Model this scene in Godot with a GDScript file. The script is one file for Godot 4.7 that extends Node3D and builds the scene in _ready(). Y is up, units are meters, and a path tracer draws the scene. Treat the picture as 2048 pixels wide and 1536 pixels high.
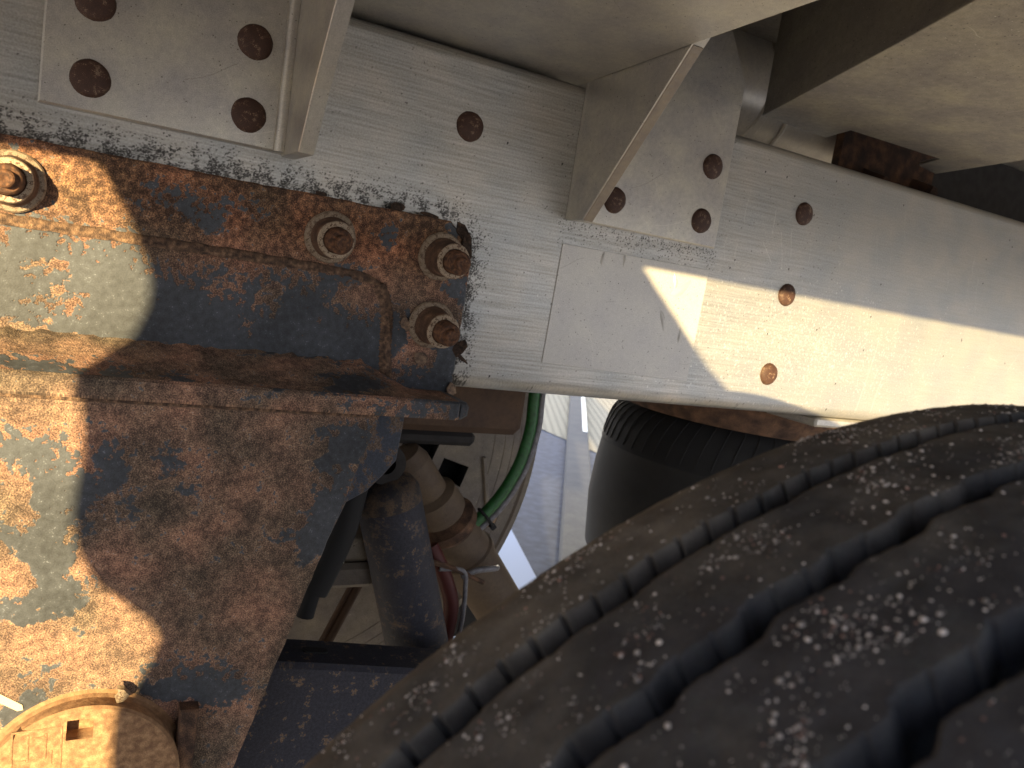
extends Node3D
# Underside of a flatbed trailer seen from beside the frame rail: x runs along the rail, y is up, z points out to the viewer. Units are metres.

const SUN_TO := Vector3(-0.57, 0.135, 1.0)
const ALU_METAL := 0.68
const SKY_GLOW := 4.5
const GROUND_Y := -1.02
var rng := RandomNumberGenerator.new()
var M := {}
var used_names := {}


# ---------------------------------------------------------------- mesh builder
class MB:
	var v := PackedVector3Array()
	var n := PackedVector3Array()
	var uv := PackedVector2Array()
	var col := PackedColorArray()
	var xf := Transform3D.IDENTITY
	var uv_on := false
	var uv_z := 0.0
	var uv_rect := Rect2(0, 0, 1, 1)
	var tint := Color.WHITE

	func put(p: Vector3, nn: Vector3) -> void:
		idx.append(v.size())
		v.append(xf * p)
		n.append((xf.basis * nn).normalized())
		col.append(tint)
		if uv_on:
			uv.append(Vector2((p.x - uv_rect.position.x) / uv_rect.size.x, (uv_rect.position.y - (p.y + uv_z - p.z)) / uv_rect.size.y))
		else:
			uv.append(Vector2(p.x, p.y))

	func tri(a: Vector3, b: Vector3, c: Vector3, na: Vector3, nb: Vector3, nc: Vector3) -> void:
		if (b - a).cross(c - a).dot(na + nb + nc) > 0.0:
			put(a, na)
			put(c, nc)
			put(b, nb)
		else:
			put(a, na)
			put(b, nb)
			put(c, nc)

	func quad(a: Vector3, b: Vector3, c: Vector3, d: Vector3, nn: Vector3) -> void:
		tri(a, b, c, nn, nn, nn)
		tri(a, c, d, nn, nn, nn)

	func quad4(a: Vector3, b: Vector3, c: Vector3, d: Vector3, na: Vector3, nb: Vector3, nc: Vector3, nd: Vector3) -> void:
		tri(a, b, c, na, nb, nc)
		tri(a, c, d, na, nc, nd)

	# closed outline in x, y pushed from z0 (back) to z1 (front), with a chamfer on the front edge
	func extrude(pts: PackedVector2Array, z0: float, z1: float, bevel: float) -> void:
		var p := pts.duplicate()
		if not Geometry2D.is_polygon_clockwise(p):
			p.reverse()
		p.reverse()
		var k := p.size()
		var out := PackedVector2Array()
		for i in k:
			var e0 := (p[i] - p[(i + k - 1) % k]).normalized()
			var e1 := (p[(i + 1) % k] - p[i]).normalized()
			var o0 := Vector2(e0.y, -e0.x)
			var o1 := Vector2(e1.y, -e1.x)
			var m := (o0 + o1).normalized()
			out.append(m / maxf(m.dot(o0), 0.5))
		var area := 0.0
		for i in k:
			area += p[i].cross(p[(i + 1) % k])
		var side := 1.0 if area > 0.0 else -1.0
		var inner := PackedVector2Array()
		for i in k:
			inner.append(p[i] - out[i] * side * bevel)
		var ids := Geometry2D.triangulate_polygon(inner)
		if ids.is_empty():
			ids = Geometry2D.triangulate_polygon(p)
		for t in range(0, ids.size(), 3):
			var a := inner[ids[t]]
			var b := inner[ids[t + 1]]
			var c := inner[ids[t + 2]]
			tri(Vector3(a.x, a.y, z1), Vector3(b.x, b.y, z1), Vector3(c.x, c.y, z1), Vector3.BACK, Vector3.BACK, Vector3.BACK)
			tri(Vector3(a.x, a.y, z0), Vector3(b.x, b.y, z0), Vector3(c.x, c.y, z0), Vector3.FORWARD, Vector3.FORWARD, Vector3.FORWARD)
		for i in k:
			var j := (i + 1) % k
			var e := (p[j] - p[i]).normalized()
			var o := Vector3(e.y, -e.x, 0) * side
			var bn := (o + Vector3.BACK).normalized()
			quad(Vector3(p[i].x, p[i].y, z1 - bevel), Vector3(p[j].x, p[j].y, z1 - bevel), Vector3(inner[j].x, inner[j].y, z1), Vector3(inner[i].x, inner[i].y, z1), bn)
			quad(Vector3(p[i].x, p[i].y, z0), Vector3(p[j].x, p[j].y, z0), Vector3(p[j].x, p[j].y, z1 - bevel), Vector3(p[i].x, p[i].y, z1 - bevel), o)
			quad(Vector3(p[i].x, p[i].y, z0), Vector3(p[j].x, p[j].y, z0), Vector3(inner[j].x, inner[j].y, z0), Vector3(inner[i].x, inner[i].y, z0), Vector3.FORWARD)

	# profile of (radius, height) turned round the z axis; sharp gives each step its own normal
	func lathe(prof: PackedVector2Array, seg: int, sharp: bool, wobble := 0.0, seedv := 0.0) -> void:
		var k := prof.size()
		var nr: Array[Vector2] = []
		for i in k - 1:
			var d := prof[i + 1] - prof[i]
			nr.append(Vector2(d.y, -d.x).normalized())
		for i in k - 1:
			var n0 := nr[i]
			var n1 := nr[i]
			if not sharp:
				if i > 0:
					n0 = (nr[i - 1] + nr[i]).normalized()
				if i < k - 2:
					n1 = (nr[i] + nr[i + 1]).normalized()
			for s in seg:
				var a := TAU * s / seg
				var b := TAU * (s + 1) / seg
				var wa := 1.0 + wobble * (sin(a * 3.0 + seedv) + 0.6 * sin(a * 7.0 + seedv * 2.3) + 0.4 * sin(a * 13.0 + seedv * 3.1))
				var wb := 1.0 + wobble * (sin(b * 3.0 + seedv) + 0.6 * sin(b * 7.0 + seedv * 2.3) + 0.4 * sin(b * 13.0 + seedv * 3.1))
				var ca := Vector2(cos(a), sin(a))
				var cb := Vector2(cos(b), sin(b))
				var p00 := Vector3(ca.x * prof[i].x * wa, ca.y * prof[i].x * wa, prof[i].y)
				var p01 := Vector3(cb.x * prof[i].x * wb, cb.y * prof[i].x * wb, prof[i].y)
				var p10 := Vector3(ca.x * prof[i + 1].x * wa, ca.y * prof[i + 1].x * wa, prof[i + 1].y)
				var p11 := Vector3(cb.x * prof[i + 1].x * wb, cb.y * prof[i + 1].x * wb, prof[i + 1].y)
				var m00 := Vector3(ca.x * n0.x, ca.y * n0.x, n0.y)
				var m01 := Vector3(cb.x * n0.x, cb.y * n0.x, n0.y)
				var m10 := Vector3(ca.x * n1.x, ca.y * n1.x, n1.y)
				var m11 := Vector3(cb.x * n1.x, cb.y * n1.x, n1.y)
				if prof[i].x > 1e-6:
					tri(p00, p01, p11, m00, m01, m11)
				if prof[i + 1].x > 1e-6:
					tri(p00, p11, p10, m00, m11, m10)

	# round bar along a smoothed path; ripple makes a weld of it
	func tube(path: PackedVector3Array, r: float, seg: int, steps: int, ripple := 0.0, caps := true) -> void:
		var c := Curve3D.new()
		for i in path.size():
			var t := Vector3.ZERO
			if i > 0 and i < path.size() - 1:
				t = (path[i + 1] - path[i - 1]) / 6.0
			c.add_point(path[i], -t, t)
		var total := c.get_baked_length()
		var ring: Array[PackedVector3Array] = []
		var nrm: Array[PackedVector3Array] = []
		var up := Vector3(0.13, 0.31, 0.94)
		for s in steps + 1:
			var o := total * s / steps
			var p := c.sample_baked(o, true)
			var q := c.sample_baked(minf(o + 0.002, total), true)
			var q0 := c.sample_baked(maxf(o - 0.002, 0.0), true)
			var d := (q - q0).normalized()
			var x := up.cross(d).normalized()
			var y := d.cross(x)
			up = y
			var rr := r * (1.0 + ripple * (sin(s * 1.9) + 0.7 * sin(s * 0.83 + 1.0) + 0.5 * sin(s * 3.7)))
			var ps := PackedVector3Array()
			var ns := PackedVector3Array()
			for k in seg:
				var a := TAU * k / seg
				var w := x * cos(a) + y * sin(a)
				ps.append(p + w * rr * (1.0 + ripple * 0.4 * sin(k * 2.7 + s * 1.3)))
				ns.append(w)
			ring.append(ps)
			nrm.append(ns)
		for s in steps:
			for k in seg:
				var j := (k + 1) % seg
				quad4(ring[s][k], ring[s][j], ring[s + 1][j], ring[s + 1][k], nrm[s][k], nrm[s][j], nrm[s + 1][j], nrm[s + 1][k])
		if caps:
			for e in [0, steps]:
				var mid := Vector3.ZERO
				for p in ring[e]:
					mid += p / seg
				var d2: Vector3 = (mid - (ring[1][0] + ring[1][seg / 2]) * 0.5) if e == 0 else (mid - (ring[steps - 1][0] + ring[steps - 1][seg / 2]) * 0.5)
				d2 = d2.normalized()
				for k in seg:
					tri(mid, ring[e][k], ring[e][(k + 1) % seg], d2, d2, d2)

	# box with chamfered edges on all sides
	func box(lo: Vector3, hi: Vector3, b := 0.001) -> void:
		var c := (lo + hi) * 0.5
		var h := (hi - lo) * 0.5
		for ax in 3:
			for s in [-1.0, 1.0]:
				var nn := Vector3.ZERO
				nn[ax] = s
				var u := (ax + 1) % 3
				var w := (ax + 2) % 3
				var q := []
				for cc in [[-1, -1], [1, -1], [1, 1], [-1, 1]]:
					var p := Vector3.ZERO
					p[ax] = s * h[ax]
					p[u] = cc[0] * (h[u] - b)
					p[w] = cc[1] * (h[w] - b)
					q.append(c + p)
				quad(q[0], q[1], q[2], q[3], nn)
		for ax in 3:
			var u := (ax + 1) % 3
			var w := (ax + 2) % 3
			for su in [-1.0, 1.0]:
				for sw in [-1.0, 1.0]:
					var q := []
					for e in [[-1, 0], [1, 0], [1, 1], [-1, 1]]:
						var p := Vector3.ZERO
						p[ax] = e[0] * (h[ax] - b)
						p[u] = su * (h[u] - (b if e[1] == 1 else 0.0))
						p[w] = sw * (h[w] - (b if e[1] == 0 else 0.0))
						q.append(c + p)
					var nn := Vector3.ZERO
					nn[u] = su
					nn[w] = sw
					quad(q[0], q[1], q[2], q[3], nn.normalized())
		for sx in [-1.0, 1.0]:
			for sy in [-1.0, 1.0]:
				for sz in [-1.0, 1.0]:
					var a := c + Vector3(sx * h.x, sy * (h.y - b), sz * (h.z - b))
					var d := c + Vector3(sx * (h.x - b), sy * h.y, sz * (h.z - b))
					var e := c + Vector3(sx * (h.x - b), sy * (h.y - b), sz * h.z)
					var nn := Vector3(sx, sy, sz).normalized()
					tri(a, d, e, nn, nn, nn)

	# grid of points (rows x columns), normals from the neighbours, turned towards the hint
	func grid(p: PackedVector3Array, rows: int, cols: int, hint: Callable, colors := PackedColorArray(), uvs := PackedVector2Array()) -> void:
		var nn := PackedVector3Array()
		nn.resize(rows * cols)
		for i in rows:
			var i0 := maxi(i - 1, 0) * cols
			var i1 := mini(i + 1, rows - 1) * cols
			for j in cols:
				var du := p[i1 + j] - p[i0 + j]
				var dv := p[i * cols + mini(j + 1, cols - 1)] - p[i * cols + maxi(j - 1, 0)]
				nn[i * cols + j] = du.cross(dv).normalized()
		var flip: bool = nn[(rows / 2) * cols + cols / 2].dot(hint.call(p[(rows / 2) * cols + cols / 2])) < 0.0
		var base := v.size()
		for i in rows * cols:
			v.append(xf * p[i])
			n.append(xf.basis * (-nn[i] if flip else nn[i]))
			col.append(colors[i] if colors.size() else tint)
			uv.append(uvs[i] if uvs.size() else Vector2(p[i].x, p[i].y))
		for i in rows - 1:
			for j in cols - 1:
				var a := base + i * cols + j
				if flip:
					idx.append_array([a, a + cols, a + cols + 1, a, a + cols + 1, a + 1])
				else:
					idx.append_array([a, a + cols + 1, a + cols, a, a + 1, a + cols + 1])

	var idx := PackedInt32Array()

	func mesh() -> ArrayMesh:
		var arr := []
		arr.resize(Mesh.ARRAY_MAX)
		arr[Mesh.ARRAY_VERTEX] = v
		arr[Mesh.ARRAY_NORMAL] = n
		arr[Mesh.ARRAY_TEX_UV] = uv
		arr[Mesh.ARRAY_COLOR] = col
		if idx.size():
			arr[Mesh.ARRAY_INDEX] = idx
		var m := ArrayMesh.new()
		m.add_surface_from_arrays(Mesh.PRIMITIVE_TRIANGLES, arr)
		return m


func numbered(called: String) -> String:
	var k: int = used_names.get(called, 0)
	used_names[called] = k + 1
	return called if k == 0 else "%s_%03d" % [called, k]


func thing(called: String, label: String, category: String, at := Vector3.ZERO, group := "") -> Node3D:
	var o := Node3D.new()
	o.name = numbered(called)
	add_child(o, true)
	o.position = at
	o.set_meta("label", label)
	o.set_meta("category", category)
	if group:
		o.set_meta("group", group)
	return o


func part(called: String, mb: MB, mat: Material, parent: Node) -> MeshInstance3D:
	return lay(called, mb.mesh(), mat, parent)


func lay(called: String, mesh: Mesh, mat: Material, parent: Node) -> MeshInstance3D:
	var o := MeshInstance3D.new()
	o.name = numbered(called)
	o.mesh = mesh
	o.material_override = mat
	parent.add_child(o, true)
	return o


func tag(o: Node3D, label: String, category: String, group := "") -> void:
	o.set_meta("label", label)
	o.set_meta("category", category)
	if group:
		o.set_meta("group", group)


func structure(o: Node3D, label: String) -> void:
	o.set_meta("kind", "structure")
	o.set_meta("label", label)


func towards(at: Vector3, axis: Vector3, spin := 0.0) -> Transform3D:
	var z := axis.normalized()
	var x := (Vector3.UP if absf(z.y) < 0.9 else Vector3.RIGHT).cross(z).normalized()
	var b := Basis(x, z.cross(x), z)
	return Transform3D(b * Basis(Vector3.BACK, spin), at)


# ---------------------------------------------------------------- textures
func noise_bytes(w: int, h: int, sd: int, freq: float, octaves := 4, seamless := false) -> PackedByteArray:
	var f := FastNoiseLite.new()
	f.seed = sd
	f.noise_type = FastNoiseLite.TYPE_SIMPLEX_SMOOTH
	f.frequency = freq
	f.fractal_octaves = octaves
	var im: Image = f.get_seamless_image(w, h) if seamless else f.get_image(w, h)
	im.convert(Image.FORMAT_L8)
	return im.get_data()


func stretched_noise(w: int, h: int, sd: int, freq: float, squeeze: int, octaves := 4) -> PackedByteArray:
	var f := FastNoiseLite.new()
	f.seed = sd
	f.frequency = freq
	f.fractal_octaves = octaves
	var im := f.get_image(w / squeeze, h)
	im.convert(Image.FORMAT_L8)
	im.resize(w, h, Image.INTERPOLATE_CUBIC)
	return im.get_data()


func texture(w: int, h: int, bytes: PackedByteArray, fmt := Image.FORMAT_RGB8) -> ImageTexture:
	return ImageTexture.create_from_image(Image.create_from_data(w, h, false, fmt, bytes))


func lut(stops: Array) -> PackedByteArray:   # [[value 0..255, Color], ...] to 256 rgb triples
	var out := PackedByteArray()
	for i in 256:
		var c: Color = stops[0][1]
		for k in stops.size() - 1:
			if i >= stops[k][0]:
				c = stops[k][1].lerp(stops[k + 1][1], clampf((i - stops[k][0]) / float(stops[k + 1][0] - stops[k][0]), 0, 1))
		out.append(int(c.r * 255))
		out.append(int(c.g * 255))
		out.append(int(c.b * 255))
	return out


func rgb(r: int, g: int, b: int) -> Color:
	return Color(r / 255.0, g / 255.0, b / 255.0)


# one colour ramp over a noise, with fine grain: dust, rubber, concrete, plain rust
func ramp_texture(size: int, sd: int, freq: float, stops: Array, grain := 0.25) -> ImageTexture:
	var a := noise_bytes(size, size, sd, freq, 5, true)
	var g := noise_bytes(size, size, sd + 7, 0.35, 2, true)
	var l := lut(stops)
	var out := PackedByteArray()
	out.resize(size * size * 3)
	for i in size * size:
		var k := clampi(int(a[i] + (g[i] - 128) * grain), 0, 255) * 3
		out[i * 3] = l[k]
		out[i * 3 + 1] = l[k + 1]
		out[i * 3 + 2] = l[k + 2]
	return texture(size, size, out)


const RUST := [[0, Color(0.22, 0.18, 0.155)], [70, Color(0.34, 0.28, 0.24)], [120, Color(0.455, 0.38, 0.32)], [165, Color(0.565, 0.465, 0.375)], [210, Color(0.66, 0.55, 0.44)], [255, Color(0.76, 0.67, 0.56)]]

# dark paint broken by rust: colour and relief
const RIVET := [[0, Color(0.13, 0.085, 0.065)], [128, Color(0.26, 0.17, 0.13)], [255, Color(0.40, 0.28, 0.22)]]
const SCALE := [[0, Color(0.20, 0.155, 0.125)], [128, Color(0.36, 0.29, 0.235)], [255, Color(0.50, 0.42, 0.34)]]
const DUST := [[0, Color(0.26, 0.22, 0.19)], [120, Color(0.42, 0.36, 0.30)], [255, Color(0.60, 0.53, 0.45)]]

func rust_paint_texture(size: int, sd: int, level: float, paint: Color, scale := 0.02, palette := RUST) -> Array:
	var a := noise_bytes(size, size, sd, scale, 6, true)
	var b := noise_bytes(size, size, sd + 3, 0.11, 4, true)
	var g := noise_bytes(size, size, sd + 5, 0.4, 2, true)
	var l := lut(palette)
	var out := PackedByteArray()
	out.resize(size * size * 3)
	var hi := PackedByteArray()
	hi.resize(size * size)
	for i in size * size:
		var p := (a[i] - 128) * 1.0 + (b[i] - 128) * 0.55 + (g[i] - 128) * 0.18 + level
		if p > 0.0:
			var f := 0.86 + (g[i] - 128) * 0.002 + (b[i] - 128) * 0.0012
			if p < 6.0:
				f *= 1.5
			out[i * 3] = clampi(int(paint.r * 255 * f), 0, 255)
			out[i * 3 + 1] = clampi(int(paint.g * 255 * f), 0, 255)
			out[i * 3 + 2] = clampi(int(paint.b * 255 * f), 0, 255)
			hi[i] = 150
		else:
			var k := clampi(int(118 + (b[i] - 128) * 0.7 + (g[i] - 128) * 0.8 + (a[i] - 128) * 0.3), 0, 255) * 3
			out[i * 3] = l[k]
			out[i * 3 + 1] = l[k + 1]
			out[i * 3 + 2] = l[k + 2]
			hi[i] = clampi(int(120 + (b[i] - 128) * 0.5 + (g[i] - 128) * 0.5), 0, 255)
	return [texture(size, size, out), texture(size, size, hi, Image.FORMAT_L8)]


const HANGER := Rect2(-0.16, 0.07, 0.50, 0.62)   # left, top, width, height in metres
const HW := 1000
const HH := 1240

# the hanger's paint patches and rust fields lie where the photograph shows them
func hanger_textures() -> Array:
	var upper_patches := [[0.025,0.028,0.026,0.012,0.50], [0.072,0.020,0.049,0.019,0.55], [0.230,0.029,0.021,0.012,0.90], [0.297,0.051,0.012,0.008,0.90], [0.299,-0.010,0.021,0.018,1.00], [0.304,-0.083,0.022,0.038,1.00], [0.270,-0.103,0.037,0.012,0.90], [0.249,-0.048,0.008,0.019,0.80], [0.192,-0.011,0.021,0.007,0.80], [0.232,0.002,0.007,0.014,0.60], [-0.047,-0.051,0.056,0.043,1.10], [0.000,-0.028,0.022,0.032,0.80], [-0.060,-0.007,0.020,0.011,0.50], [-0.078,0.042,0.006,0.007,0.50], [-0.072,-0.024,0.019,0.011,0.60], [-0.042,0.029,0.013,0.004,0.50], [-0.008,-0.070,0.033,0.020,0.60], [-0.059,-0.030,0.011,0.008,-1.00], [-0.035,-0.056,0.008,0.018,-0.80], [-0.016,-0.059,0.008,0.010,-0.90], [-0.053,-0.086,0.020,0.006,-0.70], [-0.011,-0.079,0.006,0.006,-0.70], [-0.060,-0.057,0.005,0.004,-0.80], [-0.045,-0.057,0.007,0.005,-0.70], [-0.064,-0.105,0.037,0.012,-1.00], [-0.015,0.025,0.021,0.027,-0.80], [0.039,-0.002,0.015,0.006,-0.60], [0.120,0.012,0.034,0.008,-1.00], [0.166,-0.021,0.009,0.004,-0.50], [0.260,0.030,0.031,0.057,-0.70]]
	var lap_patches := [[0.116,-0.063,0.118,0.042,1.25], [0.174,-0.070,0.061,0.039,0.90], [0.039,-0.055,0.047,0.025,0.70], [0.005,-0.093,0.015,0.016,0.50], [0.107,-0.060,0.009,0.008,-1.10], [0.155,-0.053,0.014,0.013,-1.20], [0.124,-0.040,0.018,0.013,-1.10], [0.094,-0.048,0.006,0.004,-0.70], [0.069,-0.047,0.006,0.011,-0.70], [0.080,-0.033,0.016,0.007,-0.80], [0.032,-0.056,0.007,0.007,-0.90], [0.041,-0.038,0.023,0.004,-0.70], [0.193,-0.036,0.014,0.011,-1.00], [0.209,-0.027,0.011,0.018,-0.70], [0.174,-0.033,0.009,0.006,-0.70], [0.068,-0.069,0.006,0.005,-0.70], [0.083,-0.067,0.003,0.003,-0.70], [0.045,-0.082,0.012,0.007,-0.60], [0.071,-0.103,0.066,0.007,-0.80], [0.151,-0.105,0.008,0.006,-0.80], [0.017,-0.108,0.030,0.010,-0.90], [0.191,-0.054,0.004,0.004,-0.70]]
	var lower_patches := [[0.003,-0.183,0.018,0.026,1.05], [0.048,-0.181,0.010,0.012,0.80], [0.052,-0.164,0.004,0.017,0.40], [0.198,-0.158,0.029,0.017,1.10], [0.188,-0.205,0.014,0.033,1.10], [0.175,-0.242,0.018,0.024,1.10], [0.165,-0.253,0.018,0.010,0.90], [0.093,-0.380,0.029,0.020,0.90], [0.111,-0.391,0.026,0.014,0.70], [0.064,-0.365,0.016,0.011,0.60], [-0.045,-0.176,0.026,0.023,1.10], [-0.032,-0.239,0.031,0.053,1.15], [-0.025,-0.289,0.024,0.025,1.00], [-0.062,-0.169,0.009,0.011,0.30], [-0.036,-0.380,0.014,0.017,0.80], [-0.020,-0.360,0.010,0.013,0.40], [-0.054,-0.307,0.007,0.012,0.30], [0.088,-0.197,0.024,0.022,0.25], [0.026,-0.219,0.015,0.017,0.30], [-0.049,-0.188,0.010,0.012,-1.00], [-0.053,-0.214,0.006,0.016,-0.90], [-0.054,-0.223,0.008,0.007,-0.90], [-0.033,-0.174,0.005,0.008,-0.70], [-0.020,-0.185,0.005,0.006,-0.70], [-0.038,-0.188,0.007,0.004,-0.60], [-0.012,-0.236,0.008,0.011,-0.80], [-0.049,-0.255,0.005,0.004,-0.80], [-0.058,-0.235,0.003,0.006,-0.80], [-0.052,-0.275,0.013,0.016,-0.90], [-0.006,-0.264,0.008,0.017,-0.80], [-0.060,-0.150,0.048,0.015,-0.60], [-0.013,-0.167,0.006,0.024,-0.60], [0.018,-0.162,0.021,0.012,-0.40]]
	var gw := HW / 8
	var gh := HH / 8
	var field := PackedFloat32Array()
	field.resize(gw * gh)
	field.fill(-0.52)
	for list in [upper_patches, lap_patches, lower_patches, [[0.26, -0.124, 0.05, 0.007, 0.75], [0.20, -0.122, 0.03, 0.004, 0.5]]]:
		for e in list:
			var cx: float = (e[0] - HANGER.position.x) / HANGER.size.x * gw
			var cy: float = (HANGER.position.y - e[1]) / HANGER.size.y * gh
			var rx: float = e[2] / HANGER.size.x * gw
			var ry: float = e[3] / HANGER.size.y * gh
			for y in range(maxi(int(cy - ry * 1.5), 0), mini(int(cy + ry * 1.5) + 2, gh)):
				for x in range(maxi(int(cx - rx * 1.5), 0), mini(int(cx + rx * 1.5) + 2, gw)):
					var d := sqrt(pow((x - cx) / rx, 2) + pow((y - cy) / ry, 2))
					field[y * gw + x] += e[4] * clampf((1.35 - d) / 0.7, 0.0, 1.0)
	var fi := Image.create_from_data(gw, gh, false, Image.FORMAT_RF, field.to_byte_array())
	fi.resize(HW, HH, Image.INTERPOLATE_BILINEAR)
	var fp := fi.get_data().to_float32_array()
	var a := noise_bytes(HW, HH, 11, 0.016, 6)
	var b := noise_bytes(HW, HH, 12, 0.06, 5)
	var c := noise_bytes(HW, HH, 13, 0.35, 2)
	var d := noise_bytes(HW, HH, 14, 0.006, 3)
	var l := lut(RUST)
	var out := PackedByteArray()
	out.resize(HW * HH * 3)
	var hi := PackedByteArray()
	hi.resize(HW * HH)
	var ro := PackedByteArray()
	ro.resize(HW * HH)
	for y in HH:
		var wy := HANGER.position.y - HANGER.size.y * y / HH
		var top := clampf((wy + 0.03) / 0.05, 0.0, 1.0)          # redder, scabby rust on the upper plate
		var coarse := lerpf(0.42, 0.8, top)
		for x in HW:
			var i := y * HW + x
			var ai := a[i] - 128
			var bi := b[i] - 128
			var ci := c[i] - 128
			var sx := clampi(x + (ai >> 2), 0, HW - 1)
			var sy := clampi(y + (bi >> 2), 0, HH - 1)
			var p := fp[sy * HW + sx] + ai * 0.0044 + bi * 0.0040 + ci * 0.0011
			if p > 0.0:
				var f := 1.0 + ci * 0.0012 + bi * 0.0014 + (d[i] - 128) * 0.0012
				if p < 0.05:
					f *= 1.22
				if ci + bi > 128:
					f *= 1.45
				out[i * 3] = clampi(int(63 * f), 0, 255)
				out[i * 3 + 1] = clampi(int(66 * f), 0, 255)
				out[i * 3 + 2] = clampi(int(71 * f), 0, 255)
				hi[i] = clampi(int(150 + ci * 0.05), 0, 255)
				ro[i] = 132
			else:
				var k := clampi(int(116 + bi * coarse + ci * 1.0 + ai * 0.3 + (d[i] - 128) * 0.35 + (26 if p > -0.06 else 0) - top * 14), 0, 255) * 3
				var red := 1.0 + top * 0.04 + (d[i] - 128) * 0.0007
				out[i * 3] = clampi(int(l[k] * red * 1.03), 0, 255)
				out[i * 3 + 1] = int(l[k + 1] * (1.0 - top * 0.05))
				out[i * 3 + 2] = clampi(int(l[k + 2] * (1.02 - top * 0.15)), 0, 255)
				hi[i] = clampi(int(128 + bi * coarse * 0.8 + ci * 0.45 - (24 if p > -0.05 else 0)), 0, 255)
				ro[i] = 225
	return [texture(HW, HH, out), texture(HW, HH, hi, Image.FORMAT_L8), texture(HW, HH, ro, Image.FORMAT_L8)]


const RAIL := Rect2(-0.16, 0.225, 1.60, 0.36)
const RW := 2048
const RH := 460

func stamp(px: PackedByteArray, w: int, h: int, x: int, y: int, size: int, c: Color, mixin: float) -> void:
	for k in size:
		var xx := x + (k % 2)
		var yy := y + (k / 2) % 3
		if xx < 0 or yy < 0 or xx >= w or yy >= h:
			continue
		var i := (yy * w + xx) * 3
		px[i] = int(lerpf(px[i], c.r * 255, mixin))
		px[i + 1] = int(lerpf(px[i + 1], c.g * 255, mixin))
		px[i + 2] = int(lerpf(px[i + 2], c.b * 255, mixin))


func scratch(px: PackedByteArray, w: int, h: int, a: Vector2, b: Vector2, c: Color, mixin: float, wob := 2.0) -> void:
	var k := int(a.distance_to(b))
	var ph := rng.randf() * 6.0
	for s in k:
		var t := float(s) / k
		var p := a.lerp(b, t) + Vector2(sin(t * 5.0 + ph), cos(t * 4.0 + ph)) * wob
		stamp(px, w, h, int(p.x), int(p.y), 1, c, mixin * (0.4 + 0.6 * rng.randf()))


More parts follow.
